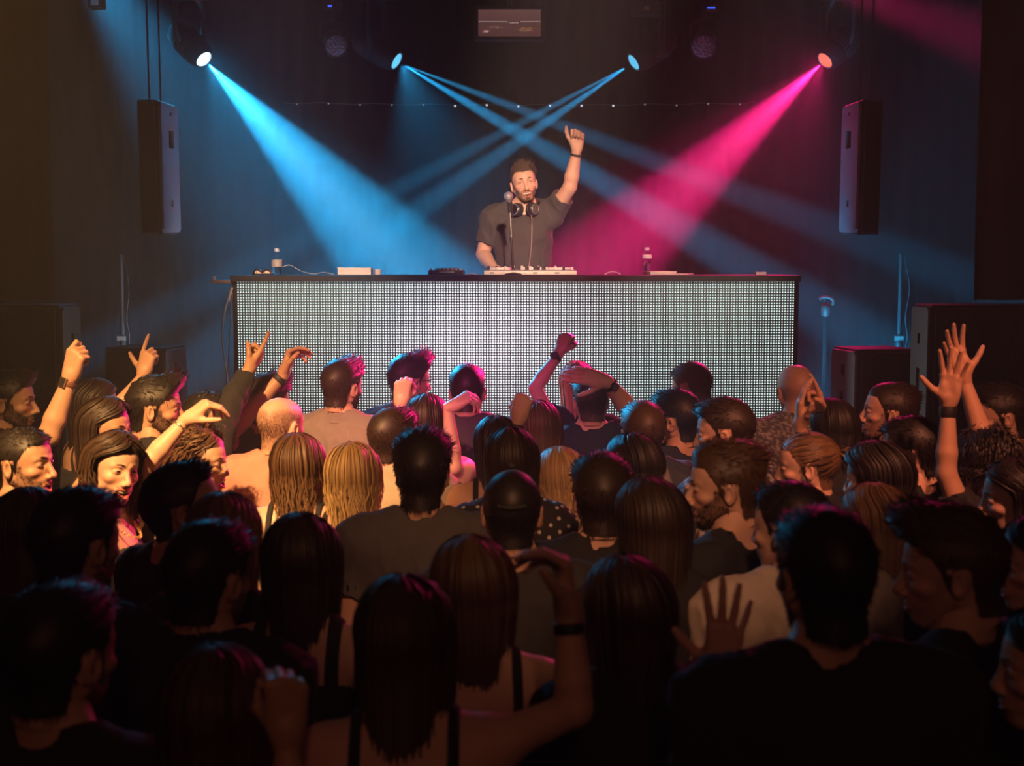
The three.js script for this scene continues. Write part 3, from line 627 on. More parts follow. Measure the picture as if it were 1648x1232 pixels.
  const g = T.loose ?? 0.012, sleeve = kind === 'longsleeve' ? 1 : T.sleeve ?? 0.62, cloth = [...torso(g)];
  const neckTop = V(0, sy(1.6), lean * 0.7 + 0.012), shirtC = T.pattern ? T.pattern : (v, n) => { const k = 0.92 + 0.12 * noise(v.x * 40, v.y * 40, v.z * 40); return tc.map((c) => c * k); };
  const hem = sy(kind === 'crop' ? 1.1 : 0.93), sb = [[-0.3, hem - 0.03, -0.26], [0.3, sy(1.56), 0.26]];
  for (const q of ['L', 'R']) for (const p of [J[q].S, J[q].S.clone().lerp(J[q].E, sleeve), ...(sleeve === 1 ? [J[q].W] : [])]) A3(p).forEach((x, c) => { sb[0][c] = Math.min(sb[0][c], x - 0.08); sb[1][c] = Math.max(sb[1][c], x + 0.08); });
  const m = new MB();
  const neckCut = cut(cap(A3(J.neck.clone().add(V(0, 0.012 - (T.neckDrop ?? 0), 0.012))), A3(neckTop), neckR + (T.neckOpen ?? 0.012), neckR + 0.04), 0.004);
  if (kind === 'tank' || kind === 'strap') {
    const ty = sy(T.line ?? 1.37);
    m.add(netMesh([...torso(0.007), pln([0, 1, 0], ty), pln([0, -1, 0], -hem)], sb[0], sb[1], sres, (x, y, z) => fold(x, y, z) * 0.5), null, shirtC);
    for (const sd of SIDES) m.add(netMesh([...torso(0.006), ball('L', 0.006), ball('R', 0.006), pln([sd, 0, 0], 0.095 * b + (T.strap ?? 0.011)), pln([-sd, 0, 0], -0.095 * b + (T.strap ?? 0.011)), pln([0, -1, 0], -ty + 0.03)], [sd * 0.095 * b - 0.06, ty - 0.05, -0.22], [sd * 0.095 * b + 0.06, sy(1.56), 0.22], 0.0065), null, shirtC);
  } else {
    for (const q of ['L', 'R']) {
      cloth.push(ball(q, g));
      if (sleeve === 1) cloth.push(upper(q, g), ...fore(q, g * 0.9, 0.97).slice(0, 1), tub(A3(J[q].E.clone().lerp(J[q].W, 0.25)), A3(J[q].E.clone().lerp(J[q].W, T.cuff ?? 0.95)), 0.0435 * armB + g, 0.031 * armB + g, 0.02)); else cloth.push(upper(q, g, sleeve));
    }
    // sleeves open as far as the arm that comes out of them
    for (const q of ['L', 'R']) if (sleeve < 1) { const { S, E } = J[q]; cloth.push(cut(tub(A3(S.clone().lerp(E, sleeve - 0.16)), A3(S.clone().lerp(E, sleeve + 0.3)), lerp(0.053, 0.041, sleeve) * armB + 0.004, lerp(0.053, 0.041, sleeve) * armB + 0.004), 0.004)); }
    cloth.push(neckCut, pln([0, -1, 0], -hem, 0.01));
    m.add(netMesh(cloth, sb[0], sb[1], T.res ?? sres, fold), null, shirtC);
  }
  m.build(fem && kind !== 'tee' ? 'top' : 'shirt', clothMat, root);
  if (T.collar) {
    const c = new MB(), n0 = J.neck.clone().add(V(0, -0.012, -0.004)), n1 = J.neck.clone().add(V(0, 0.043, 0.006));
    c.add(netMesh([tub(A3(n0), A3(n1), neckR + 0.026, neckR + 0.015), cut(cap(A3(n0.clone().add(V(0, -0.02, 0))), A3(n1.clone().add(V(0, 0.03, 0))), neckR + 0.016, neckR + 0.007), 0.003), cut(ell([0, n1.y + 0.005, n1.z + neckR + 0.02], [0.03, 0.055, 0.03]), 0.004)], [-0.13, n0.y - 0.03, -0.13], [0.13, n1.y + 0.03, 0.15], 0.0055), null, shirtC);
    c.build('collar', clothMat, root);
  }
  const pants = new MB(), pc = o.pants ?? [0.015, 0.017, 0.024];
  pants.add(netMesh([ell([0, sy(0.98), 0], [0.155 * b * (fem ? 1.1 : 1) + 0.006, 0.13 * s, 0.112 * b + 0.006], 0.06), ...leg(1, 0.014), ...leg(-1, 0.014), pln([0, 1, 0], sy(0.99)), pln([0, -1, 0], -0.05)], [-0.27, 0.02, -0.2], [0.27, sy(1.02), 0.2], 0.032), null, () => pc);
  pants.build('trousers', clothMat, root);
  for (const sd of SIDES) { const sh = new MB(); sh.add(netMesh([cap([sd * 0.11, 0.05, -0.05], [sd * 0.132, 0.042, 0.12], 0.047, 0.04), cap([sd * 0.11, 0.05, -0.03], [sd * 0.11, 0.11, -0.03], 0.045, 0.046), pln([0, -1, 0], 0), pln([0, 1, 0], 0.105)], [sd * 0.12 - 0.09, -0.03, -0.14], [sd * 0.12 + 0.09, 0.14, 0.2], 0.022), null, () => [0.02, 0.02, 0.02]); sh.build('shoe', rubberMat, root); }
  // things worn on the wrist
  for (const q of ['L', 'R']) if (J[q].a.wrist) {
    const { E, W, a } = J[q], k = a.wrist, F = W.clone().sub(E).normalize(), M = basis(F, a.palm ? dirL(V(...a.palm)) : V(-J[q].sd, 0, 0.2), true), w = new MB(), C = W.clone().addScaledVector(F, -(k.back ?? 0.022));
    M.setPosition(C);
    const rb = (lerp(0.0268, 0.0435, 0.1) * armB + 0.0025), ring = [];
    for (let a2 = 0; a2 <= 40; a2++) { const t = (a2 / 40) * 2 * Math.PI; ring.push(V(Math.cos(t) * rb, 0, Math.sin(t) * rb)); }
    const wd = k.width ?? 0.018, prof = new THREE.Shape([new THREE.Vector2(-wd / 2, -0.001), new THREE.Vector2(wd / 2, -0.001), new THREE.Vector2(wd / 2, 0.0018), new THREE.Vector2(-wd / 2, 0.0018)]);
    const lathe = new THREE.LatheGeometry([[rb - 0.001, -wd / 2], [rb + 0.002, -wd / 2 + 0.001], [rb + 0.0026, 0], [rb + 0.002, wd / 2 - 0.001], [rb - 0.001, wd / 2]].map(([x, y]) => new THREE.Vector2(x, y)), 36);
    w.geo(lathe, M, k.color ?? [0.02, 0.02, 0.02]);
    w.build(k.face ? 'watch_strap' : 'wristband', k.metal ? shinyMat : rubberMat, root);
    if (k.face) {
      const f = new MB(), FM = M.clone().multiply(new THREE.Matrix4().makeTranslation(0, 0, -rb - 0.004)).multiply(new THREE.Matrix4().makeRotationX(-Math.PI / 2));
      f.geo(k.square ? new RoundedBoxGeometry(0.03, 0.009, 0.04, 2, 0.003) : new THREE.CylinderGeometry(0.019, 0.021, 0.009, 28), FM, k.face);
      f.geo(k.square ? new THREE.BoxGeometry(0.024, 0.001, 0.033) : new THREE.CylinderGeometry(0.0155, 0.0155, 0.001, 28), FM.clone().multiply(new THREE.Matrix4().makeTranslation(0, 0.005, 0)), k.dial ?? [0.3, 0.28, 0.25]);
      f.build('watch_face', shinyMat, root);
    }
  }
  if (o.glasses) {
    const w = new MB(), gz = 0.103;
    for (const sd of SIDES) {
      const p = []; for (let a = 0; a < 26; a++) { const t = (a / 26) * 2 * Math.PI; p.push(V(sd * 0.033 + Math.sign(Math.cos(t)) * 0.024 * Math.abs(Math.cos(t)) ** 0.6, -0.003 + Math.sign(Math.sin(t)) * 0.0175 * Math.abs(Math.sin(t)) ** 0.6, gz - 0.004 * Math.cos(t) * sd)); }
      w.geo(new THREE.TubeGeometry(new THREE.CatmullRomCurve3(p, true), 40, 0.0016, 6, true), null, [0.015, 0.013, 0.012]);
      w.geo(new THREE.TubeGeometry(new THREE.CatmullRomCurve3([V(sd * 0.057, 0.004, gz - 0.004), V(sd * 0.0745, 0.005, 0.07), V(sd * 0.0795, 0.002, 0.0), V(sd * 0.078, -0.02, -0.03)]), 24, 0.0017, 6), null, [0.015, 0.013, 0.012]);
    }
    w.geo(new THREE.TubeGeometry(new THREE.CatmullRomCurve3([V(-0.01, 0.003, gz), V(0, 0.006, gz + 0.004), V(0.01, 0.003, gz)]), 10, 0.0015, 6), null, [0.015, 0.013, 0.012]);
    inHead(w).build('glasses', glossMat, root);
  }
  tag(root, o.label, 'person', o.group);
  const R = { root, HM, J, hands, toL, H, s, b, o, h0, worldHead: root.matrixWorld.clone().multiply(HM) };
  if (o.id) PEOPLE[o.id] = R;
  if (o.extra) o.extra(R);
  return R;
}
function eyePatch(sd, open, gaze) {
  const mb = new MB(), g = { p: [], n: [], c: [], i: [] }, nr = 7, na = 24, c = [sd * 0.0315, -0.001, 0.0735], r = [0.016, 0.0115, 0.0125], edge = [];
  const surf = (x, y) => { const q = 1 - (x / r[0]) ** 2 - (y / r[1]) ** 2; return V(c[0] + x, c[1] + y, c[2] + r[2] * Math.sqrt(Math.max(0.02, q)) + 0.0006); };
  for (let k = 0; k <= nr; k++) for (let a = 0; a < na; a++) {
    const t = (a / na) * 2 * Math.PI, f = k / nr, x = 0.0122 * f * Math.cos(t), up = Math.sin(t) > 0, y = f * Math.sin(t) * (up ? 0.0052 : 0.0036) * open * (1 - 0.25 * Math.abs(Math.cos(t))) + 0.0002, p = surf(x, y), d = Math.hypot(x - gaze * 0.004, y - 0.0003);
    g.p.push(...A3(p)); g.n.push(x / r[0], y / r[1], 0.8);
    g.c.push(...(d < 0.0026 ? [0.004, 0.004, 0.004] : d < 0.0056 ? [0.05, 0.025, 0.012] : [0.62, 0.56, 0.52]));
    if (k === nr && up) edge.push(p.clone().add(V(0, 0.0004, 0.0005)));
  }
  for (let k = 0; k < nr; k++) for (let a = 0; a < na; a++) { const q = k * na + a, w = k * na + ((a + 1) % na); g.i.push(q, q + na, w, w, q + na, w + na); }
  mb.add(g);
  mb.ribbon(edge, edge.map(() => V(0, 0.2, 1)), 0.0016, 1, [0.01, 0.007, 0.006]);
  return mb;
}
// ================================================================ the setting
const plain = (rgb, rough = 0.8, extra = {}) => std({ color: new THREE.Color().setRGB(...rgb), roughness: rough, ...extra });
function grain(w, h, f, rep) { const d = new Uint8Array(w * h * 4); for (let y = 0; y < h; y++) for (let x = 0; x < w; x++) { const q = Math.round(255 * sat(f(x / w, y / h))); d.set([q, q, q, 255], (y * w + x) * 4); } const t = new THREE.DataTexture(d, w, h); t.wrapS = t.wrapT = THREE.RepeatWrapping; t.magFilter = THREE.LinearFilter; t.repeat.set(...rep); t.needsUpdate = true; return t; }
const rough1 = grain(256, 256, (u, v) => 0.5 + 0.25 * noise(u * 22, v * 22, 3) + 0.2 * noise(u * 90, v * 90, 7), [3, 3]);
const wallMat = plain([0.022, 0.021, 0.022], 0.9, { bumpMap: rough1, bumpScale: 0.003 }), floorMat = plain([0.02, 0.018, 0.018], 0.55, { bumpMap: rough1, bumpScale: 0.001 });
const blackMat = plain([0.012, 0.012, 0.013], 0.6), metalMat = plain([0.06, 0.06, 0.065], 0.4, { metalness: 0.7 }), greyBox = plain([0.1, 0.105, 0.11], 0.55);
function mesh(name, g, m, parent = scene, p) { const o = new THREE.Mesh(g, m); o.name = parent === scene ? numbered(name) : name; o.castShadow = o.receiveShadow = true; if (p) o.position.set(...p); parent.add(o); return o; }
function group(name, p, label, category, grp) { const g = new THREE.Group(); g.name = numbered(name); g.position.copy(p.isVector3 ? p : V(...p)); scene.add(g); return tag(g, label, category, grp); }
const box = (w, h, d, r = 0) => (r ? new RoundedBoxGeometry(w, h, d, 2, r) : new THREE.BoxGeometry(w, h, d));
const tube = (pts, r, seg = 40, n = 7) => new THREE.TubeGeometry(new THREE.CatmullRomCurve3(pts), seg, r, n);
const lathe = (prof, n = 32) => new THREE.LatheGeometry(prof.map(([x, y]) => new THREE.Vector2(x, y)), n);
const RX = 4.3, ZB = -11.2, ZF = 3.6, CEIL = 5.3, STAGE = 1.05, SZ = -7.45;
const struct = (name, g, m, p) => tag(mesh(name, g, m, scene, p), null, null, null, 'structure');
struct('floor', box(2 * RX + 0.4, 0.2, ZF - ZB + 0.4), floorMat, [0, -0.1, (ZF + ZB) / 2]);
struct('ceiling', box(2 * RX + 0.4, 0.2, ZF - ZB + 0.4), wallMat, [0, CEIL + 0.1, (ZF + ZB) / 2]);
struct('wall_left', box(0.2, CEIL, ZF - ZB), wallMat, [-RX - 0.1, CEIL / 2, (ZF + ZB) / 2]);
struct('wall_right', box(0.2, CEIL, ZF - ZB), wallMat, [RX + 0.1, CEIL / 2, (ZF + ZB) / 2]);
struct('wall_back', box(2 * RX + 0.4, CEIL, 0.2), wallMat, [0, CEIL / 2, ZB - 0.1]);
struct('wall_front', box(2 * RX + 0.4, CEIL, 0.2), wallMat, [0, CEIL / 2, ZF + 0.1]);
tag(mesh('stage', box(2 * RX, STAGE, SZ - ZB), floorMat, scene, [0, STAGE / 2, (SZ + ZB) / 2]), null, null, null, 'structure');
// black masking cloth: gathered drapes along the back wall and brown ones over the speaker stacks
function drape(w, h, folds, depth, seed) {
  const g = new THREE.PlaneGeometry(w, h, folds * 8, 6), p = g.attributes.position;
  for (let k = 0; k < p.count; k++) { const x = p.getX(k), y = p.getY(k), a = (x / w) * folds * 2 * Math.PI; p.setZ(k, depth * (0.6 * Math.sin(a + 0.7 * noise(x * 2, y * 0.6, seed)) + 0.5 * noise(x * 5, y * 0.4, seed + 3))); }
  g.computeVertexNormals();
  return g;
}
const drapeMat = phys({ color: new THREE.Color().setRGB(0.004, 0.004, 0.0045), roughness: 1, specularIntensity: 0, side: THREE.DoubleSide }), brownDrape = phys({ color: new THREE.Color().setRGB(0.035, 0.022, 0.017), roughness: 0.9, side: THREE.DoubleSide });
for (let k = 0; k < 4; k++) { const d = mesh('stage_curtain', drape(2.1, 3.5, 13, 0.035, k * 7), drapeMat, scene, [-3.15 + 2.1 * k, STAGE + 1.76, ZB + 0.14]); tag(d, ['black gathered stage curtain at the far left of the back wall', 'black gathered back curtain left of the performer', 'black gathered back curtain right of the performer', 'black gathered stage curtain at the far right of the back wall'][k], 'curtain', 'back curtains'); }
for (const sd of SIDES) { const e = atZ(sd < 0 ? 79 : 1577, 300, -6.9).x, w = RX - Math.abs(e); const d = mesh('side_drape', drape(w, 2.7, 9, 0.04, sd + 5), brownDrape, scene, [sd * (Math.abs(e) + w / 2), 3.36, -6.95]); tag(d, sd < 0 ? 'dark brown side drape hanging above the left speaker stack' : 'dark brown side drape hanging above the right speaker stack', 'curtain'); }

// ================================================================ the booth with its wall of lights
{
  const W = LED.cols * LED.pitch, Hh = LED.rows * LED.pitch, c = atZ(830, 446, LED.z), B = group('dj_booth', [c.x, STAGE, LED.z], 'wide black DJ booth faced with a wall of small white lights', 'booth');
  const topY = 2.128 - STAGE, pm = plain([0.055, 0.085, 0.088], 0.8);
  mesh('desk_top', box(W + 0.06, 0.035, 0.6, 0.006), plain([0.016, 0.015, 0.015], 0.7), B, [0, topY - 0.0175, -0.27]);
  for (const sd of SIDES) mesh('side_panel', box(0.03, topY - 0.036, 0.52), blackMat, B, [sd * (W / 2 + 0.012), (topY - 0.036) / 2, -0.28]);
  mesh('back_panel', box(W - 0.02, topY - 0.04, 0.02), blackMat, B, [0, (topY - 0.04) / 2, -0.05]);
  const nm = 13, mw = W / nm;
  for (let k = 0; k < nm; k++) for (let j = 0; j < 2; j++) mesh('light_panel', box(mw - 0.002, Hh / 2 - 0.002, 0.03), pm, B, [-W / 2 + (k + 0.5) * mw, (j + 0.5) * (Hh / 2), -0.016]);
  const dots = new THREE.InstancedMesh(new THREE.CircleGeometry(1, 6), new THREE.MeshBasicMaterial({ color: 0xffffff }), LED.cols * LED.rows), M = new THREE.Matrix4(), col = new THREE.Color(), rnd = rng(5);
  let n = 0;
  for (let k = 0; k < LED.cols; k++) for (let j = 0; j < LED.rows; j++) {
    const x = -W / 2 + (k + 0.5) * LED.pitch, y = (j + 0.5) * LED.pitch, g = Math.exp(-(((x + 0.22) / 0.62) ** 2) - (((y - 0.74) / 0.36) ** 2)), r = lerp(0.0047, 0.0057, g) * (0.97 + 0.06 * rnd()), q = lerp(1.1, 1.9, g) * (0.93 + 0.14 * rnd());  // haze glow painted in: dots brighter, larger and more lavender near the centre
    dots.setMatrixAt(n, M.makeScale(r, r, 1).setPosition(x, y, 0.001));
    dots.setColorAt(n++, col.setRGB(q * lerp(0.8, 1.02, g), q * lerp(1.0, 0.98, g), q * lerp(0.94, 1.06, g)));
  }
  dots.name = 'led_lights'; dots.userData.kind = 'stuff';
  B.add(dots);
  const area = new THREE.RectAreaLight(new THREE.Color().setRGB(0.95, 1.0, 1.0), LED.radiance, W, Hh);
  area.position.set(0, Hh / 2, 0.01); area.rotation.y = Math.PI; area.name = 'led_glow';
  B.add(area);
}
// ================================================================ lamps, truss and other gear over the stage
const glow = (rgb, k) => std({ color: new THREE.Color(0.02, 0.02, 0.02), emissive: new THREE.Color().setRGB(...rgb), emissiveIntensity: k, roughness: 0.2 });
const alongY = (d) => new THREE.Quaternion().setFromUnitVectors(UP, d);
function truss(name, x0, x1, y, z, label) {
  const t = group(name, [0, 0, 0], label, 'truss'), cm = new MB(), r = 0.14;
  for (const [dy, dz] of [[-1, -1], [-1, 1], [1, -1], [1, 1]]) mesh('chord', tube([V(x0, y + dy * r, z + dz * r), V(x1, y + dy * r, z + dz * r)], 0.024, 2, 8), metalMat, t);
  for (let x = x0, k = 0; x < x1 - 0.05; x += 0.28, k++) for (const [a, b] of [[[-1, -1], [-1, 1]], [[1, -1], [1, 1]], [[-1, -1], [1, -1]], [[-1, 1], [1, 1]]]) { const p = k % 2 ? a : b, q = k % 2 ? b : a; cm.geo(tube([V(x, y + p[0] * r, z + p[1] * r), V(Math.min(x1, x + 0.28), y + q[0] * r, z + q[1] * r)], 0.009, 1, 6)); }
  tag(cm.build('lacing', metalMat, t), null, null, null, 'stuff');
  for (const x of [x0 + 0.4, (x0 + x1) / 2, x1 - 0.4]) mesh('hanger', tube([V(x, y + r, z), V(x, CEIL, z)], 0.012, 2, 6), metalMat, t);
}
truss('lighting_truss', -RX + 0.05, RX - 0.05, 4.36, -9.75, 'black box truss over the stage that carries the moving lamps');
truss('lighting_truss', -RX + 0.05, RX - 0.05, 4.5, -8.6, 'black box truss nearer the crowd that carries the wash lamps');
truss('lighting_truss', -RX + 0.05, RX - 0.05, 5.0, -0.6, 'black box truss over the crowd that carries the house spotlights');
function movingHead(b) {
  const g = group('moving_head_lamp', b.lens, b.label, 'lamp'), q = alongY(b.dir), back = b.dir.clone().multiplyScalar(-0.17), pivot = b.lens.clone().add(back);
  const head = mesh('head', lathe([[0, -0.36], [0.05, -0.355], [0.085, -0.32], [0.098, -0.24], [0.098, -0.08], [0.088, -0.03], [0.07, 0.004], [0.064, 0.006], [0.062, -0.012], [0, -0.014]]), blackMat, g); head.quaternion.copy(q);
  for (let k = 0; k < 5; k++) { const f = mesh('fin', new THREE.TorusGeometry(0.099, 0.004, 6, 36), blackMat, head, [0, -0.22 + k * 0.025, 0]); f.rotation.x = Math.PI / 2; }
  const lens = mesh('lens', lathe([[0, 0.016], [0.02, 0.0145], [0.04, 0.0095], [0.056, 0.001], [0.06, -0.008], [0, -0.008]]), glow(b.glow, b.glowK), g); lens.quaternion.copy(q);
  const rim = mesh('lens_rim', new THREE.TorusGeometry(0.0635, 0.005, 8, 40), plain([0.3, 0.32, 0.34], 0.3, { metalness: 0.6 }), g); rim.quaternion.copy(q.clone().multiply(new THREE.Quaternion().setFromAxisAngle(V(1, 0, 0), Math.PI / 2)));
  const top = 4.12 - b.lens.y, side = V(-b.dir.z, 0, b.dir.x).normalize();
  for (const s of SIDES) mesh('yoke_arm', tube([back.clone().addScaledVector(side, s * 0.105), back.clone().addScaledVector(side, s * 0.135).add(V(0, 0.08, 0)), V(back.x + side.x * s * 0.13, top - 0.12, back.z + side.z * s * 0.13), V(back.x + side.x * s * 0.07, top - 0.05, back.z + side.z * s * 0.07)], 0.02, 24, 8), blackMat, g);
  mesh('lamp_base', box(0.3, 0.09, 0.26, 0.015), blackMat, g, [back.x, top - 0.02, back.z]);
  mesh('clamp', tube([V(back.x, top, back.z), V(back.x, 4.23 - b.lens.y, back.z)], 0.02, 2, 8), metalMat, g);
}
BEAMS.forEach(movingHead);
function parCan(name, p, dir, r, lensMat, label, hangY, dotted) {
  const g = group(name, p, label, 'lamp'), q = alongY(dir);
  mesh('can', lathe([[0, -2.4 * r], [0.6 * r, -2.35 * r], [0.86 * r, -2.1 * r], [1.0 * r, -0.3 * r], [1.08 * r, 0], [0.98 * r, 0.02 * r], [0.94 * r, -0.1 * r], [0, -0.12 * r]]), blackMat, g).quaternion.copy(q);
  mesh('lens', lathe([[0, 0.02 * r], [0.5 * r, 0], [0.92 * r, -0.07 * r], [0.92 * r, -0.12 * r], [0, -0.12 * r]]), lensMat, g).quaternion.copy(q);
  if (dotted) { const mb = new MB(), rnd = rng(4); for (let k = 0; k < 26; k++) { const a = k * 2.4, d = 0.88 * r * Math.sqrt(k / 26); mb.geo(new THREE.SphereGeometry(0.11 * r, 8, 6), new THREE.Matrix4().makeTranslation(d * Math.cos(a), 0.01 * r, d * Math.sin(a)), [0.4, 0.42, 0.45]); } const o = mb.build('bead', glossMat, g); o.quaternion.copy(q); tag(o, null, null, null, 'stuff'); }
  const side = V(-dir.z, 0, dir.x).normalize(), b = dir.clone().multiplyScalar(-1.2 * r);
  mesh('bracket', tube([b.clone().addScaledVector(side, -1.12 * r), b.clone().addScaledVector(side, -1.1 * r).add(V(0, 1.5 * r, 0)), b.clone().add(V(0, 1.9 * r, 0)), b.clone().addScaledVector(side, 1.1 * r).add(V(0, 1.5 * r, 0)), b.clone().addScaledVector(side, 1.12 * r)], 0.11 * r, 30, 7), blackMat, g);
  mesh('clamp', tube([b.clone().add(V(0, 1.85 * r, 0)), V(b.x, hangY - p.y, b.z)], 0.014, 2, 7), metalMat, g);
}
HOUSE.forEach((b) => parCan('house_spotlight', b.lens, b.dir, 0.11, glow(b.color, 1.5), b.label, 5.0));
WASHES.forEach((b) => parCan('wash_lamp', b.lens, b.dir, 0.08, glow(b.color, 1.2), b.label, CEIL));
parCan('added_floor_lamp', ADDED_FLOOR_LAMP.lens, ADDED_FLOOR_LAMP.dir, 0.09, glow(BLUE, 1.2), ADDED_FLOOR_LAMP.label, STAGE + 0.005);
parCan('added_floor_lamp', ADDED_FLOOR_LAMP_B.lens, ADDED_FLOOR_LAMP_B.dir, 0.09, glow(ADDED_FLOOR_LAMP_B.color, 0.9), ADDED_FLOOR_LAMP_B.label, STAGE + 0.005);
const dullLens = plain([0.13, 0.13, 0.14], 0.25);
parCan('par_lamp', at(1132, 76, 9.2), V(-0.22, -0.5, 1).normalize(), 0.083, dullLens, 'unlit round lamp with a beaded lens between the screen and the pink beam', 4.35, 1);
parCan('par_lamp', at(541, 74, 9.2), V(0.3, -0.5, 1).normalize(), 0.075, dullLens, 'unlit round lamp with a beaded lens between the two left blue beams', 4.35, 1);
{ // small gear along the top edge
  const bar = (px, py, w, h, label, face, lit) => { const p = at(px, py, 9.4), g = group('control_box', p, label, 'box'); mesh('case', box(w, h, 0.1, 0.006), blackMat, g); mesh('indicator', box(face[0], face[1], 0.006, 0.002), lit, g, [face[2], face[3], 0.053]); mesh('clamp', tube([V(0, h / 2, 0), V(0, 4.36 - p.y, -0.1)], 0.012, 2, 6), metalMat, g); };
  bar(535, 9, 0.12, 0.055, 'small black box with a blue light above the left unlit lamp', [0.05, 0.012, 0, -0.012], glow([0.05, 0.12, 1.0], 1.1));
  bar(1143, 12, 0.12, 0.055, 'small black box with a blue light above the right unlit lamp', [0.055, 0.012, 0, -0.012], glow([0.05, 0.12, 1.0], 1.1));
  bar(156, 6, 0.1, 0.07, 'small pale-fronted box at the top left corner', [0.052, 0.036, 0, 0], plain([0.3, 0.45, 0.55], 0.5));
  bar(1040, 15, 0.2, 0.09, 'black box with a pale sticker right of the screen', [0.035, 0.028, 0, 0], plain([0.32, 0.3, 0.36], 0.5));
  const p = at(1066, 40, 9.5), g = group('drop_pole', [p.x, 3.7, p.z], 'dark flat pole hanging from the truss right of the screen', 'pole'); mesh('pole', box(0.05, 0.62, 0.03, 0.005), plain([0.04, 0.032, 0.03], 0.7), g, [0, 0.25, 0]); mesh('foot_plate', box(0.09, 0.03, 0.05, 0.004), plain([0.05, 0.04, 0.04], 0.6), g, [0, -0.06, 0]);
}
{ // ceiling screen: a dim brown picture with a row of lights
  const c = document.createElement('canvas'); c.width = 512; c.height = 220;
  const x = c.getContext('2d'), rnd = rng(8);
  const gr = x.createLinearGradient(0, 0, 0, 220); gr.addColorStop(0, '#6a4744'); gr.addColorStop(0.5, '#5b3c3a'); gr.addColorStop(1, '#573634'); x.fillStyle = gr; x.fillRect(0, 0, 512, 220);
  for (let k = 0; k < 26; k++) { x.fillStyle = `rgba(${60 + rnd() * 60},${30 + rnd() * 40},${25 + rnd() * 30},0.35)`; x.fillRect(rnd() * 500, 100 + rnd() * 100, 40 + rnd() * 120, 3 + rnd() * 8); }
  x.fillStyle = '#f2d9d2'; for (let k = 0; k < 34; k++) if (k !== 16 && k !== 22) { x.beginPath(); x.arc(8 + k * 15, 98 + (k > 15 && k < 22 ? 10 : 0), 3.6, 0, 7); x.fill(); }
  for (let k = 0; k < 40; k++) { x.fillStyle = `rgba(${220},${120 + rnd() * 60},${60 + rnd() * 60},0.5)`; x.fillRect(330 + rnd() * 100, 140 + rnd() * 40, 8 + rnd() * 26, 2.5); }
  for (let k = 0; k < 20; k++) { x.fillStyle = 'rgba(255,190,190,0.6)'; x.fillRect(30 + rnd() * 50, 172 + rnd() * 14, 8 + rnd() * 18, 3); }
  for (let k = 0; k < 30; k++) { x.fillStyle = 'rgba(230,170,150,0.35)'; x.fillRect(60 + rnd() * 130, 135 + rnd() * 20, 6 + rnd() * 20, 2.5); }
  const tex = new THREE.CanvasTexture(c); tex.colorSpace = THREE.SRGBColorSpace;
  const p = at(820, 37, 9.3), w = 0.425, h = 0.178, g = group('ceiling_screen', p, 'small screen under the truss showing a dim brown picture with a row of lights', 'screen');
  mesh('casing', box(w + 0.055, h + 0.06, 0.05, 0.008), blackMat, g, [0, 0, -0.03]);
  for (const s of SIDES) { mesh('bezel', box(w + 0.05, 0.024, 0.016, 0.004), blackMat, g, [0, s * (h / 2 + 0.013), 0]); mesh('bezel', box(0.022, h + 0.004, 0.016, 0.004), blackMat, g, [s * (w / 2 + 0.012), 0, 0]); }
  mesh('screen_face', new THREE.PlaneGeometry(w, h), std({ color: 0x050505, emissive: 0xffffff, emissiveMap: tex, emissiveIntensity: 0.75, roughness: 0.3 }), g, [0, 0, 0.002]);
  mesh('mount', tube([V(0, h / 2, -0.04), V(0, 4.24 - p.y, -0.3)], 0.018, 2, 8), metalMat, g);
  const l = new THREE.RectAreaLight(new THREE.Color(0.35, 0.16, 0.14), 0.12, w, h); l.position.set(0, 0, 0.006); l.rotation.y = Math.PI; l.name = 'screen_glow'; g.add(l);
}
{ // string of tiny lights strung across the back
  const z = -11.0, pts = []; for (let k = 0; k <= 26; k++) { const px = lerp(455, 1215, k / 26); pts.push(atZ(px, 165 + 4 * Math.sin((k / 26) * 3) + 1.2 * Math.sin(k * 2.1), z)); }
  const g = group('hanging_light_string', [0, 0, 0], 'thin wire with tiny bulbs strung across the back curtain', 'string light'); mesh('wire', tube(pts, 0.0028, 90, 5), plain([0.12, 0.12, 0.12], 0.5), g);
  const cv = new THREE.CatmullRomCurve3(pts);
  for (let k = 0; k < 15; k++) { const p = cv.getPoint(0.03 + k * 0.067), o = mesh('bulb', new THREE.SphereGeometry(k > 4 && k < 11 ? 0.0085 : 0.006, 10, 8), glow([0.8, 0.85, 1.0], k > 4 && k < 11 ? 0.9 : 0.35), g, A3(p).map((x, c) => x - (c === 1 ? 0.006 : 0))); }
}
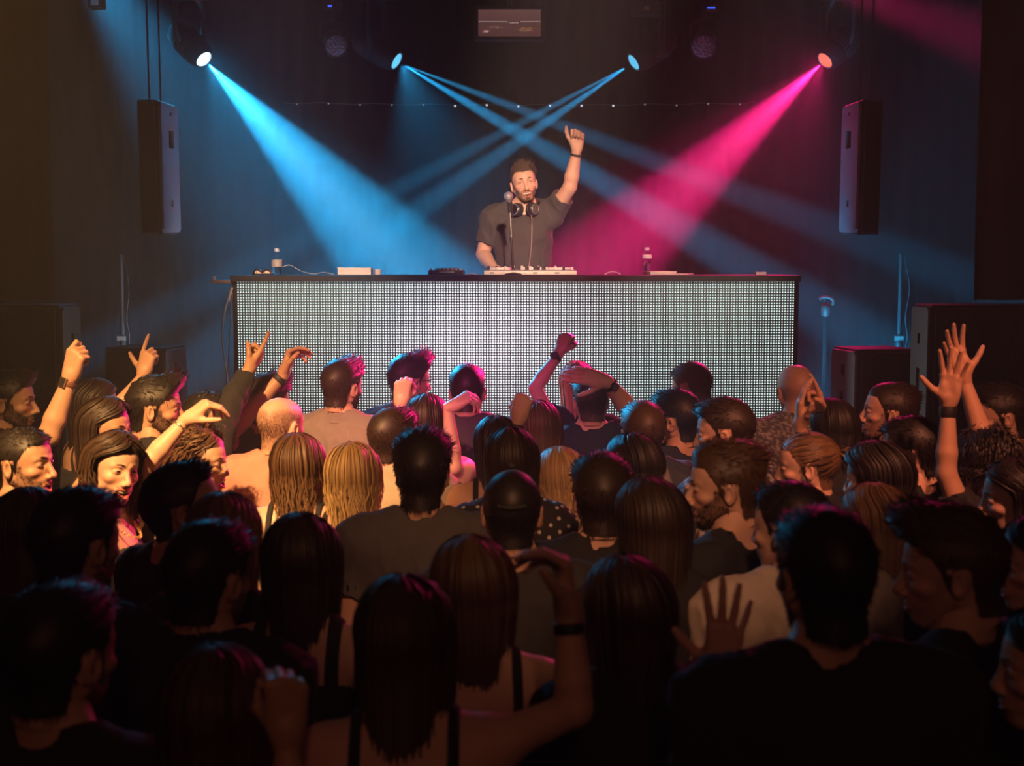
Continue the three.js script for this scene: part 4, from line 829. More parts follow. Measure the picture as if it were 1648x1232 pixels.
// ================================================================ speakers
const grilleTex = grain(128, 128, (u, v) => (Math.hypot(((u * 16) % 1) - 0.5, ((v * 16) % 1) - 0.5) < 0.34 ? 0.1 : 0.9), [8, 8]);
const grilleMat = plain([0.005, 0.005, 0.005], 0.5, { bumpMap: grilleTex, bumpScale: 0.002, metalness: 0.3 });
function speaker(name, p, w, h, d, o) {     // p: middle of the foot of the front; the side towards the middle of the stage carries a pale plate with slots
  const g = group(name, p, o.label, o.cat ?? 'speaker', o.grp), sd = o.side, t = 0.012;
  g.rotation.set(o.tilt ?? 0, o.turn ?? 0, 0, 'YXZ');
  mesh('cabinet', box(w, h, d - 0.03, 0.008), plain([0.006, 0.006, 0.006], 0.7), g, [0, h / 2, -d / 2 - 0.015]);
  mesh('grille', box(w - 0.03, h - 0.03, 0.02, 0.006), grilleMat, g, [0, h / 2, -0.008]);
  if (o.plate) {      // slots cut right through the side plate
    const s = new THREE.Shape(), a = d - 0.04, b = h - 0.03, cc = 0.02;
    s.moveTo(cc, 0).lineTo(a - cc, 0).lineTo(a, cc).lineTo(a, b - cc).lineTo(a - cc, b).lineTo(cc, b).lineTo(0, b - cc).lineTo(0, cc);
    for (const [x, y, ww, hh] of o.plate) { const q = new THREE.Path(); q.moveTo(x * a, y * b).lineTo((x + ww) * a, y * b).lineTo((x + ww) * a, (y + hh) * b).lineTo(x * a, (y + hh) * b); s.holes.push(q); }
    const pg = new THREE.ExtrudeGeometry(s, { depth: t, bevelEnabled: true, bevelSize: 0.002, bevelThickness: 0.002, bevelSegments: 2 }), m = mesh('side_plate', pg, o.mat ?? greyBox, g, [sd * (w / 2 + (sd > 0 ? 0.003 : t + 0.003 - t)), 0.015, sd > 0 ? -0.03 : -0.03]);
    m.rotation.y = Math.PI / 2;
    if (sd < 0) m.position.x = -w / 2 - t - 0.003;
    for (const [x, y, ww, hh] of o.plate) if (hh > 0.1) mesh('handle', tube([V(sd * (w / 2 + 0.006), 0.015 + (y + hh * 0.1) * b, -0.03 - (x + ww / 2) * a), V(sd * (w / 2 + 0.006), 0.015 + (y + hh * 0.9) * b, -0.03 - (x + ww / 2) * a)], 0.007, 2, 6), blackMat, g);
  }
  return g;
}
const slots = [[0.42, 0.45, 0.22, 0.22], [0.45, 0.8, 0.15, 0.06], [0.45, 0.12, 0.15, 0.06]];
for (const sd of SIDES) {
  const x = Math.abs(atZ(sd < 0 ? 253 : 1388, 158, -7.9).x), yT = atZ(0, 160, -7.9).y, yB = atZ(0, 378, -7.9).y;
  const g = speaker('hanging_speaker', [sd * (x + 0.06), yB, -7.9], 0.12, yT - yB, 0.44, { side: -sd, mat: plain([0.24, 0.26, 0.28], 0.5), plate: [[0.42, 0.66, 0.3, 0.15], [0.5, 0.92, 0.12, 0.03], [0.45, 0.2, 0.14, 0.06]], label: sd < 0 ? 'tall slim hanging loudspeaker left of the booth, its side plate lit blue' : 'tall slim hanging loudspeaker right of the booth, its side plate lit pink', tilt: 0.03 });
  for (const dz of [0.08, 0.34]) mesh('hanging_cable', tube([V(0, yT - yB, -dz), V(0, 4.4 - yB, -dz)], 0.006, 2, 5), metalMat, g);
  const xi = Math.abs(atZ(sd < 0 ? 92 : 1502, 500, -6.8).x), yS = atZ(0, 491, -6.8).y, w = 1.1;
  speaker('subwoofer', [sd * (xi + w / 2), 0, -6.8], w, 1.02, 0.56, { side: -sd, plate: slots, label: sd < 0 ? 'black bass cabinet standing on the floor at the left' : 'black bass cabinet standing on the floor at the right' });
  speaker('top_speaker', [sd * (xi + w / 2), 1.022, -6.8], w, yS - 1.022, 0.32, { side: -sd, plate: slots, mat: sd < 0 ? plain([0.03, 0.03, 0.033], 0.6) : plain([0.06, 0.063, 0.068], 0.6), label: sd < 0 ? 'black loudspeaker on top of the left bass cabinet' : 'black loudspeaker on top of the right bass cabinet with a side plate coloured paler as if lit' });  // right plate paler, left darker: the light on them is put into the grey
  // stage speakers by the booth
  const q = atZ(sd < 0 ? 262 : 1380, 600, -7.55), top = atZ(0, sd < 0 ? 560 : 562, -7.55).y;
  speaker('stage_speaker', [sd * (Math.abs(q.x) + 0.17), STAGE, -7.55], 0.34, top - STAGE, 0.34, { side: -sd, plate: [[0.46, 0.34, 0.24, 0.3], [0.42, 0.78, 0.2, 0.1], [0.46, 0.1, 0.16, 0.08]], mat: plain([0.3, 0.31, 0.32], 0.5), turn: sd < 0 ? -0.14 : 0.2, label: sd < 0 ? 'grey-sided stage loudspeaker left of the booth' : 'grey-sided stage loudspeaker right of the booth' });
  // thin stand with a pale tag
  const b = atZ(sd < 0 ? 198 : 1447, 544, -8.4), s = group('pole_stand', [b.x, STAGE, b.z], sd < 0 ? 'thin pole stand with a pale tag left of the booth' : 'thin pole stand with a pale tag right of the booth', 'stand');
  mesh('pole', tube([V(0, 0, 0), V(0, atZ(0, 408, -8.4).y - STAGE, 0)], 0.012, 2, 10), plain([0.02, 0.02, 0.022], 0.7), s);
  mesh('collar', lathe([[0.013, 0], [0.024, 0.004], [0.024, 0.05], [0.013, 0.054]]), blackMat, s, [0, 0.62, 0]);
  for (let k = 0; k < 3; k++) mesh('leg', tube([V(0, 0.3, 0), V(0.26 * Math.cos(k * 2.1 + 0.4), 0.008, 0.26 * Math.sin(k * 2.1 + 0.4))], 0.01, 2, 7), blackMat, s);
  mesh('tag', box(0.055, 0.028, 0.004), plain([0.2, 0.15, 0.14], 0.6), s, [-0.005, b.y - STAGE, 0.016]);
  mesh('cord', tube([V(0.014, 1.2, 0.01), V(0.05, 1.0, 0.02), V(0.03, 0.8, 0.02), V(0.045, 0.7, 0.02), V(0.02, 0.55, 0.015)], 0.004, 30, 5), plain([0.02, 0.02, 0.02], 0.7), s);
}
// ================================================================ things on and beside the booth
const DESK = 2.1285, onDesk = (px, z = -8.0) => V(atZ(px, 440, z).x, DESK, z);
const clear = phys({ color: 0xffffff, transmission: 1, thickness: 0, roughness: 0.03, ior: 1.45 }), water = phys({ color: 0xffffff, transmission: 1, thickness: 0.05, roughness: 0.02, ior: 1.33 });
function bottle(px, z, h, label, tall) {
  const g = group('water_bottle', onDesk(px, z), label, 'bottle'), r = tall ? 0.026 : 0.03;
  mesh('bottle_body', lathe(tall ? [[0, 0.001], [r * 0.8, 0.001], [r * 0.95, 0.01], [r * 0.8, h * 0.2], [r, h * 0.55], [r * 1.02, h * 0.7], [r * 0.7, h * 0.82], [0.011, h * 0.88], [0.011, h * 0.95]] : [[0, 0.001], [r * 0.85, 0.001], [r, 0.008], [r, h * 0.18], [r * 0.95, h * 0.22], [r, h * 0.26], [r, h * 0.64], [r * 0.75, h * 0.8], [0.0125, h * 0.88], [0.0125, h * 0.94]], 40), clear, g);
  mesh('water', lathe([[0, 0.004], [r * 0.75, 0.004], [r * 0.88, 0.012], [r * (tall ? 0.78 : 0.9), h * 0.25], [r * 0.9, h * 0.5], [0, h * 0.5]], 36), water, g);
  mesh('bottle_label', lathe([[r * 1.02 + 0.0006, h * (tall ? 0.6 : 0.3)], [r * 1.04 + 0.0006, h * (tall ? 0.74 : 0.58)]], 36), plain(tall ? [0.75, 0.7, 0.68] : [0.45, 0.43, 0.42], 0.5, { side: THREE.DoubleSide }), g);
  mesh('bottle_cap', lathe([[0, h], [0.013, h], [0.0145, h - 0.002], [0.0145, h - 0.018], [0.0125, h - 0.018]], 24), plain([0.6, 0.65, 0.7], 0.4), g);
}
bottle(446, -7.95, 0.152, 'clear water bottle with a label at the left end of the desk');
bottle(1041, -7.95, 0.158, 'slim clear bottle with a white label right of the performer', 1);
{
  const g = group('folded_headphones', onDesk(423, -7.9), 'pale folded headphones lying beside the left bottle', 'headphones');
  for (const s of SIDES) { mesh('ear_cup', new THREE.SphereGeometry(0.03, 24, 12, 0, 2 * Math.PI, 0, Math.PI / 2).scale(1, 1.05, 0.9), plain([0.7, 0.55, 0.42], 0.5), g, [s * 0.027, 0.001, 0]); const r = mesh('cup_ring', new THREE.TorusGeometry(0.03, 0.004, 8, 30), blackMat, g, [s * 0.027, 0.004, 0]); r.rotation.x = Math.PI / 2; }
  mesh('headband', tube([V(-0.058, 0.004, 0.01), V(-0.03, 0.034, 0.03), V(0.0, 0.02, 0.034), V(0.03, 0.034, 0.03), V(0.055, 0.004, 0.01)], 0.004, 30, 6), blackMat, g);
  const card = group('white_box', onDesk(572, -7.9), 'long low white box on the desk under the blue beam', 'box'); mesh('box_body', box(0.19, 0.036, 0.12, 0.003), plain([0.78, 0.72, 0.68], 0.6), card, [0, 0.019, 0]); mesh('box_lid', box(0.192, 0.006, 0.122, 0.002), plain([0.8, 0.74, 0.7], 0.6), card, [0, 0.039, 0]);
  const cup = group('tea_light', onDesk(608, -7.88), 'small white cup beside the long white box', 'cup'); mesh('cup_body', lathe([[0, 0.001], [0.018, 0.001], [0.0205, 0.004], [0.021, 0.031], [0.019, 0.032], [0.018, 0.008], [0, 0.007]]), plain([0.75, 0.62, 0.6], 0.5), cup);
  const cb = mesh('white_cable', tube([onDesk(455, -7.96).add(V(0, 0.046, 0)), onDesk(466, -7.95).add(V(0, 0.055, 0)), onDesk(485, -7.93).add(V(0, 0.022, 0)), onDesk(505, -7.92).add(V(0, 0.006, 0)), onDesk(520, -7.98).add(V(0, 0.014, 0)), onDesk(538, -8.0).add(V(0, 0.003, 0))], 0.002, 60, 6), plain([0.6, 0.6, 0.58], 0.5)); tag(cb, 'thin white cable trailing from the left bottle along the desk', 'cable');
  const c2 = mesh('white_cable', tube([onDesk(973, -7.9).add(V(0, 0.003, 0)), onDesk(979, -7.9).add(V(0, 0.014, 0)), onDesk(986, -7.9).add(V(0, 0.019, 0)), onDesk(993, -7.9).add(V(0, 0.014, 0)), onDesk(999, -7.9).add(V(0, 0.003, 0))], 0.0028, 30, 6), plain([0.75, 0.7, 0.7], 0.5)); tag(c2, 'white cable bent in a small arch on the desk right of the mixer', 'cable');
  const bk = [['notebook', 1062, 0.0, 0.16, 0.02, 0.05, 'pale thick folder lying beside the slim bottle'], ['clipboard', 1085, 0.0, 0.2, 0.008, -0.08, 'thin pale board at the right end of the stacked folders']];
  for (const [n, px, , w, h, rz, label] of bk) { const g2 = group(n, onDesk(px, n === 'notebook' ? -7.95 : -7.86), label, 'folder'); mesh('cover', box(w, h * 0.35, 0.14, 0.002), plain([0.7, 0.55, 0.5], 0.6), g2, [0, h * 0.83 + 0.001, 0]); mesh('pages', box(w - 0.006, h * 0.62, 0.134, 0.001), plain([0.75, 0.68, 0.64], 0.7), g2, [0, h * 0.34 + 0.001, 0]); g2.rotation.y = rz * 4; }
  const sb = group('small_pale_box', onDesk(1224, -7.75), 'small pale box near the right end of the desk', 'box'); mesh('box_body', box(0.058, 0.013, 0.04, 0.002), plain([0.5, 0.42, 0.42], 0.6), sb, [0, 0.0075, 0]); mesh('box_lid', box(0.06, 0.004, 0.042, 0.0015), plain([0.52, 0.44, 0.44], 0.6), sb, [0, 0.016, 0]);
}
{ // the mixer and, left of it, a media player
  const g = group('dj_mixer', onDesk(853, -7.98), 'silver mixing console with knobs and faders under the performer\'s hand', 'mixer'), rnd = rng(3), silver = plain([0.78, 0.72, 0.66], 0.5), W = 0.53;
  mesh('console', box(W, 0.024, 0.3, 0.004), silver, g, [0, 0.0135, 0]);
  mesh('top_plate', box(W - 0.02, 0.004, 0.28, 0.001), plain([0.08, 0.08, 0.085], 0.4), g, [0, 0.027, 0]);
  for (const s of SIDES) { mesh('jog_wheel', lathe([[0, 0.014], [0.05, 0.014], [0.066, 0.012], [0.07, 0.007], [0.07, 0]], 40), silver, g, [s * 0.17, 0.029, -0.02]); }
  for (let k = 0; k < 22; k++) { const x = -0.24 + (k % 11) * 0.048, h = 0.014 + 0.012 * rnd(); mesh('knob', lathe([[0, h], [0.006, h], [0.0075, h - 0.002], [0.008, 0]], 16), k % 3 ? silver : blackMat, g, [x, 0.029, k < 11 ? 0.105 : 0.075]); }
  for (let k = 0; k < 6; k++) { mesh('fader', box(0.012, 0.016, 0.007, 0.002), k % 2 ? silver : blackMat, g, [-0.06 + k * 0.024, 0.036, 0.03 - 0.03 * rnd()]); }
  for (let k = 0; k < 8; k++) mesh('button', box(0.026, 0.007, 0.003, 0.001), plain(k % 2 ? [0.75, 0.65, 0.55] : [0.1, 0.09, 0.09], 0.5), g, [-0.22 + k * 0.062, 0.012, 0.151]);
  const p = group('media_player', onDesk(719, -7.98), 'low black player with a light strip left of the mixer', 'player');
  mesh('player_case', box(0.2, 0.026, 0.24, 0.004), blackMat, p, [0, 0.0145, 0]);
  mesh('light_strip', box(0.088, 0.009, 0.004, 0.001), plain([0.8, 0.8, 0.82], 0.4), p, [0.005, 0.016, 0.121]);
  mesh('jog_wheel', lathe([[0, 0.012], [0.06, 0.012], [0.072, 0.008], [0.072, 0]], 36), plain([0.12, 0.12, 0.13], 0.35), p, [0, 0.0275, -0.02]);
  for (let k = 0; k < 8; k++) mesh('knob', lathe([[0, 0.011], [0.005, 0.011], [0.006, 0]], 14), plain([0.6, 0.6, 0.62], 0.4), p, [-0.085 + k * 0.024, 0.0275, 0.1 - 0.03 * (k % 2)]);
  const lead = mesh('player_lead', tube([onDesk(752, -7.95).add(V(0, 0.004, 0)), onDesk(760, -7.93).add(V(0, 0.008, 0)), onDesk(768, -7.95).add(V(0, 0.003, 0))], 0.0025, 20, 6), plain([0.35, 0.35, 0.37], 0.5)); tag(lead, 'short grey lead lying between the player and the mixer', 'cable');
}
{ // microphone on its stand
  const z = -7.86, b = onDesk(826, z), top = atZ(821, 338, z), g = group('microphone_stand', b, 'slim straight microphone stand on the desk in front of the performer', 'stand'), t = top.clone().sub(b);
  mesh('base', lathe([[0, 0.016], [0.02, 0.016], [0.055, 0.008], [0.06, 0.001], [0, 0.001]], 36), blackMat, g);
  mesh('pole', tube([V(0, 0.01, 0), t.clone().multiplyScalar(0.55)], 0.0075, 2, 12), plain([0.03, 0.03, 0.032], 0.3, { metalness: 0.5 }), g);
  mesh('rod', tube([t.clone().multiplyScalar(0.5), t], 0.0048, 2, 12), plain([0.45, 0.43, 0.42], 0.25, { metalness: 0.8 }), g);
  mesh('clutch', tube([t.clone().multiplyScalar(0.52), t.clone().multiplyScalar(0.58)], 0.0105, 2, 14), blackMat, g);
  mesh('clip', tube([t.clone().add(V(0, -0.012, 0)), t.clone().add(V(-0.002, 0.016, 0.006))], 0.013, 2, 14), blackMat, g);
  const mic = group('microphone', [top.x, top.y + 0.012, top.z], 'microphone with a round silver head in the stand clip', 'microphone'); mic.quaternion.copy(alongY(V(-0.12, 0.85, 0.5).normalize()));
  mesh('handle', lathe([[0, -0.08], [0.01, -0.08], [0.0115, -0.07], [0.015, 0.02], [0.017, 0.03], [0, 0.03]], 24), plain([0.03, 0.03, 0.035], 0.4), mic, [0, 0.02, 0]);
  mesh('head_grille', lathe([[0.0165, 0], [0.024, 0.012], [0.0265, 0.024], [0.024, 0.038], [0.014, 0.048], [0, 0.051]], 30), plain([0.55, 0.53, 0.52], 0.35, { metalness: 0.7, bumpMap: grilleTex, bumpScale: 0.001 }), mic, [0, 0.05, 0]);
  mesh('ring', new THREE.TorusGeometry(0.0262, 0.0022, 8, 30).rotateX(Math.PI / 2), plain([0.4, 0.4, 0.42], 0.3, { metalness: 0.8 }), mic, [0, 0.074, 0]);
}
{ // at the booth's left end: a bracket shelf, cables
  const e = atZ(360, 453, -7.72), g = group('bracket_shelf', e, 'small pinkish shelf sticking out at the left end of the booth', 'shelf');
  mesh('shelf_board', box(0.13, 0.018, 0.1, 0.003), plain([0.3, 0.2, 0.18], 0.6), g, [0.0, 0, 0]); mesh('bracket', tube([V(0.05, -0.01, 0), V(0.06, -0.07, -0.02), V(0.095, -0.1, -0.04)], 0.007, 16, 7), metalMat, g); mesh('knob', new THREE.SphereGeometry(0.011, 14, 10), plain([0.75, 0.6, 0.55], 0.4), g, [-0.052, 0.019, 0]);
  const c1 = mesh('hanging_cable', tube([atZ(373, 462, -7.63), atZ(367, 480, -7.62), atZ(360, 510, -7.62), atZ(357, 540, -7.62), atZ(361, 575, -7.62), atZ(365, 605, -7.62), atZ(367, 640, -7.62)], 0.005, 60, 7), plain([0.5, 0.4, 0.36], 0.5)); tag(c1, 'pale cable curving down beside the left end of the booth', 'cable', 'booth cables');
  const c2 = mesh('hanging_cable', tube([atZ(374, 470, -7.64), atZ(371, 520, -7.64), atZ(368, 570, -7.64), atZ(367, 640, -7.64)], 0.0035, 40, 6), plain([0.25, 0.22, 0.22], 0.5)); tag(c2, 'thin grey cable hanging straight down beside the curved pale one', 'cable', 'booth cables');
  const f = mesh('cable_wrap', tube([atZ(373, 462, -7.6), atZ(370, 474, -7.6), atZ(367, 484, -7.6)], 0.0085, 14, 8), plain([0.55, 0.42, 0.36], 0.6)); tag(f, 'pale tape wrapped around the top of the curved cable', 'tape');
  const q = atZ(1328, 505, -8.6), s = group('clamp_fan', [q.x, STAGE, q.z], 'gadget coloured red as if lit with a curved handle on a dark stand right of the booth', 'gadget');
  const y = q.y - STAGE, red = plain([0.16, 0.03, 0.028], 0.6);  // red light on motor and handle is put into their paint
  mesh('stand_pole', tube([V(0, 0, 0), V(0, y, 0)], 0.012, 2, 10), plain([0.004, 0.004, 0.004], 1), s); mesh('stand_base', lathe([[0, 0.02], [0.1, 0.014], [0.12, 0.001], [0, 0.001]]), blackMat, s);
  mesh('motor', lathe([[0, 0.06], [0.025, 0.055], [0.03, 0.03], [0.026, -0.02], [0, -0.03]]), red, s, [0, y + 0.01, 0.01]);
  mesh('curved_handle', tube([V(-0.045, y + 0.095, 0.02), V(-0.02, y + 0.105, 0.02), V(0.025, y + 0.1, 0.02), V(0.043, y + 0.085, 0.02), V(0.042, y + 0.055, 0.02)], 0.009, 30, 8), plain([0.2, 0.07, 0.065], 0.6), s);
  mesh('neck', tube([V(0, y + 0.04, 0.01), V(-0.01, y + 0.1, 0.018)], 0.008, 2, 8), blackMat, s);
}
// ================================================================ the performer
person({ id: 'dj', name: 'dj', px: [843, 262], ppm: 262, floor: STAGE, look: 6, yaw: 4, roll: 9, pitch: 3, skin: [0.55, 0.33, 0.235], hairColor: [0.07, 0.045, 0.033], style: 'short', top: 0.021, recede: 0.006, tufts: 3200, lift: 0.22, sweep: 0.35, op: 0.0115, side: 0.0012, fade: 1, quiff: 0.8, beard: 1.0, face: 1, mouth: 'laugh', eyeOpen: 0.42, build: 1.03, hres: 0.0034, res: 0.0095, top_: { kind: 'tee', color: [0.05, 0.046, 0.046], sleeve: 0.66, loose: 0.014 }, label: 'bearded performer behind the booth in a dark grey tee, giving a thumbs up', arms: { L: { e: [917, 301], w: [928, 243], en: 0.55, wn: 0.35, hand: 'thumbsup', palm: [-0.15, 0, 1], f: [0.05, 1, 0.05], wrist: { color: [0.012, 0.012, 0.014], width: 0.014 }, hs: 1.06, vis: 1 }, R: { e: [777, 409], w: [795, 432], en: -0.2, wn: 1, hand: 'flat', palm: [0.1, -1, 0.05], f: [0.55, -0.18, 0.8], vis: 1 } } });
{ // headphones round the performer's neck
  const D = PEOPLE.dj, N = D.toL ? D.J.neck.clone().applyMatrix4(D.root.matrixWorld) : V(), g = group('headphones', N, 'black and silver headphones hanging round the performer\'s neck', 'headphones');
  const z = N.z + 0.115, cL = atZ(831, 337, z).sub(N), cR = atZ(858, 336, z).sub(N), ax = [V(-0.75, 0.05, 0.65).normalize(), V(0.8, 0.05, 0.6).normalize()];
  mesh('headband', tube([cL.clone().add(V(-0.015, 0.02, -0.02)), cL.clone().add(V(-0.035, 0.045, -0.09)), V(-0.05, 0.075, -0.07), V(0, 0.085, -0.1), V(0.05, 0.075, -0.07), cR.clone().add(V(0.035, 0.045, -0.09)), cR.clone().add(V(0.015, 0.02, -0.02))], 0.0095, 60, 10), blackMat, g);
  [cL, cR].forEach((c, k) => {
    const q = alongY(ax[k]);
    mesh('ear_cup', lathe([[0, -0.02], [0.033, -0.02], [0.04, -0.012], [0.041, 0.004], [0.036, 0.014], [0.026, 0.018], [0, 0.018]], 36), plain([0.02, 0.02, 0.022], 0.35), g, A3(c)).quaternion.copy(q);
    mesh('cup_cover', lathe([[0, 0.021], [0.022, 0.02], [0.029, 0.0165], [0.029, 0.012]], 36), plain(k ? [0.32, 0.24, 0.2] : [0.03, 0.03, 0.034], 0.3, { metalness: 0.7 }), g, A3(c)).quaternion.copy(q);
    mesh('cup_ring', new THREE.TorusGeometry(0.031, 0.003, 8, 36).rotateX(Math.PI / 2), plain([0.6, 0.6, 0.64], 0.25, { metalness: 0.8 }), g, A3(c.clone().addScaledVector(ax[k], 0.016))).quaternion.copy(q);
    mesh('cushion', new THREE.TorusGeometry(0.03, 0.011, 10, 36).rotateX(Math.PI / 2), plain([0.02, 0.02, 0.02], 0.6), g, A3(c.clone().addScaledVector(ax[k], -0.02))).quaternion.copy(q);
  });
  const zz = N.z + 0.14, dn = (px, py, z2) => atZ(px, py, z2).sub(N);
  mesh('cable', tube([cR.clone().add(V(-0.01, -0.035, 0.01)), dn(856, 365, zz + 0.02), dn(855, 395, zz + 0.02), dn(852, 420, zz + 0.04), dn(850, 434, zz + 0.12)], 0.0028, 50, 6), plain([0.3, 0.25, 0.24], 0.5), g);
}
// ================================================================ the crowd
// px: column of the head's middle and row of its top; ppm: pixels per metre there; look / yaw: head and body turn (90 faces the right of the picture, 180 the stage, 270 its left)
const SK = { fair: [0.56, 0.34, 0.25], tan: [0.45, 0.26, 0.175], mid: [0.5, 0.3, 0.21] };
const HC = { black: [0.012, 0.009, 0.008], dark: [0.024, 0.014, 0.009], brown: [0.06, 0.033, 0.017], light: [0.13, 0.075, 0.035], blond: [0.34, 0.21, 0.09], blondTip: [0.55, 0.38, 0.17], red: [0.055, 0.025, 0.014] };
const BLK = { kind: 'tee', color: [0.011, 0.011, 0.013] }, NAVY = { kind: 'tee', color: [0.012, 0.016, 0.03] };
const strap = (o = {}) => ({ kind: 'tank', color: [0.012, 0.012, 0.014], ...o });
const up = [0, 1, 0], cam = [0, 0.1, 1], away = [0, 0, -1];
// --- first row, against the booth
person({ id: 'beige', px: [551, 578], ppm: 355, look: 150, yaw: 165, skin: SK.tan, hairColor: HC.dark, beard: 1.1, quiff: 0.9, top: 0.02, top_: { kind: 'tee', color: [0.19, 0.155, 0.135], collar: 1, loose: 0.018 }, label: 'bearded man with short swept-up hair in a beige collared shirt at the booth' });
person({ id: 'purple', px: [660, 571], ppm: 336, look: 125, yaw: 160, skin: SK.tan, hairColor: HC.dark, quiff: 1, top: 0.024, glasses: 1, face: 1, top_: { kind: 'tee', color: [0.05, 0.03, 0.045] }, label: 'man in glasses with wavy swept-up hair and a plain dark tee at the booth' });
person({ px: [752, 584], ppm: 362, look: 178, yaw: 178, skin: SK.tan, hairColor: HC.dark, top: 0.013, build: 1.14, side: 0.003, top_: { kind: 'tee', color: [0.045, 0.035, 0.04], collar: 1, loose: 0.02 }, label: 'broad man seen from behind in a dark collared shirt at the middle of the booth' });
person({ px: [932, 581], ppm: 340, fem: 1, look: 180, yaw: 190, style: 'long', len: 0.42, hairColor: HC.blond, hairTip: HC.blondTip, skin: SK.fair, top_: { kind: 'tee', color: [0.012, 0.012, 0.013], sleeve: 0.5 }, label: 'blond woman in black raising one fist high with a watch on her wrist', arms: { L: { e: [861, 624], w: [899, 570], en: 0.2, wn: -0.3, hand: 'fist', palm: [0.6, 0, -1], f: [0.35, 1, -0.1], wrist: { color: [0.05, 0.015, 0.015], face: [0.2, 0.1, 0.1] } } } });
person({ px: [951, 600], ppm: 356, look: 185, yaw: 182, skin: SK.fair, hairColor: HC.brown, top: 0.02, beard: 0.7, build: 1.05, top_: { ...NAVY, neckOpen: 0.02 }, label: 'man in a dark tee holding one hand over the back of his head', arms: { R: { e: [1016, 664], w: [978, 614], en: 0.35, wn: 0.7, hand: 'flat', palm: [-0.1, -0.3, -1], f: [-0.95, 0.25, 0.1], wrist: { color: [0.012, 0.012, 0.013], width: 0.022, face: [0.03, 0.03, 0.03] } } } });
person({ px: [1113, 581], ppm: 330, look: 225, yaw: 215, skin: SK.fair, hairColor: HC.light, top: 0.012, face: 1, pitch: -14, top_: { kind: 'tee', color: [0.2, 0.2, 0.2], collar: 1 }, label: 'man with short light hair and a grey shirt looking down before the lights' });
person({ px: [1281, 586], ppm: 372, look: 186, yaw: 186, style: 'bald', skin: SK.fair, beard: 0.6, build: 1.12, hairColor: HC.brown, top_: { kind: 'tee', loose: 0.022, collar: 1, res: 0.0085, pattern: (v) => { const q = noise(v.x * 95, v.y * 95, v.z * 95); return mixc([0.05, 0.05, 0.055], [0.24, 0.23, 0.22], sstep(0.0, 0.25, q)); } }, label: 'bald man seen from behind in a shirt with a fine black and white print' });
// --- left of the floor
person({ px: [14, 596], ppm: 400, look: 95, yaw: 110, skin: SK.tan, hairColor: HC.black, beard: 1.2, face: 1, mouth: 'closed', top: 0.02, quiff: 0.6, top_: { kind: 'tee', color: [0.04, 0.012, 0.012] }, label: 'dark-bearded man at the left edge raising a fist with a square watch', arms: { R: { e: [78, 702], w: [111, 612], en: 0.6, wn: 0.1, lu: 0.31, lf: 0.27, hand: 'hook', palm: [0.25, -0.35, -1], f: [0.28, 0.95, 0.05], hs: 1.05, wrist: { square: 1, back: 0.012, color: [0.16, 0.06, 0.04], face: [0.6, 0.45, 0.3], dial: [0.12, 0.1, 0.09], width: 0.02 } } } });
person({ px: [152, 609], ppm: 382, fem: 1, look: 112, yaw: 120, style: 'long', len: 0.5, hairColor: HC.dark, skin: SK.tan, face: 1, top_: strap(), label: 'long-haired woman raising a pointing hand with a ring beside the bearded man', arms: { R: { e: [187, 662], w: [229, 606], en: 0.2, wn: -0.4, hand: 'pointout', palm: [0.3, 0.1, -1], f: [0.25, 1, -0.1] } } });
person({ px: [168, 639], ppm: 448, fem: 1, look: 72, yaw: 100, style: 'long', len: 0.44, face: 1, hairColor: HC.dark, skin: SK.tan, face_: 1, jaw: 0.96, mouth: 'closed', top_: strap(), label: 'woman in profile with smooth dark hair tucked behind her ear' });
person({ px: [250, 606], ppm: 408, look: 97, yaw: 125, skin: SK.tan, hairColor: HC.black, beard: 1.1, face: 1, top: 0.024, quiff: 0.9, mouth: 'closed', top_: BLK, label: 'bearded man in profile with dark brushed-up hair and a black tee' });
person({ px: [334, 629], ppm: 380, look: 82, yaw: 120, pitch: 8, skin: SK.tan, hairColor: HC.black, face: 1, mouth: 'smile', top: 0.016, top_: { kind: 'longsleeve', color: [0.012, 0.012, 0.014] }, label: 'smiling man in black sleeves pointing at the booth', arms: { R: { e: [371, 652], w: [397, 600], en: -0.6, wn: -0.6, hand: 'point', palm: [-0.9, -0.1, 0.1], f: [0.55, 0.8, -0.5] } } });
person({ px: [432, 603], ppm: 360, look: 140, yaw: 165, skin: SK.tan, hairColor: HC.black, top: 0.024, quiff: 0.8, top_: BLK, side: 0.006, label: 'man with thick flat-topped black hair reaching up with a drooping hand', arms: { L: { e: [362, 706], w: [455, 604], en: 0.5, wn: -0.9, lu: 0.3, lf: 0.3, hand: 'droop', palm: [0.9, -0.4, 0.2], f: [0.3, 0.92, -0.2], wrist: { color: [0.012, 0.012, 0.014], width: 0.026 } } } });
person({ px: [452, 639], ppm: 412, look: 150, yaw: 172, style: 'fringe', skin: SK.fair, hairColor: HC.brown, build: 1.08, top_: { kind: 'tee', color: [0.5, 0.25, 0.2], loose: 0.018 }, label: 'balding man in a loose peach tee seen from behind' });
person({ px: [322, 681], ppm: 452, fem: 1, look: 80, yaw: 110, style: 'curly', len: 0.34, hairColor: [0.085, 0.042, 0.022], hairTip: HC.light, skin: SK.fair, face: 1, mouth: 'open', hairTop: 0.035, top_: strap(), label: 'woman in profile with a big head of curly brown hair' });
person({ px: [36, 684], ppm: 490, look: 78, yaw: 100, pitch: 2, skin: SK.tan, hairColor: HC.black, beard: 0.9, face: 1, mouth: 'open', top: 0.01, side: 0.0035, top_: BLK, label: 'man at the left edge with cropped hair shouting in profile' });
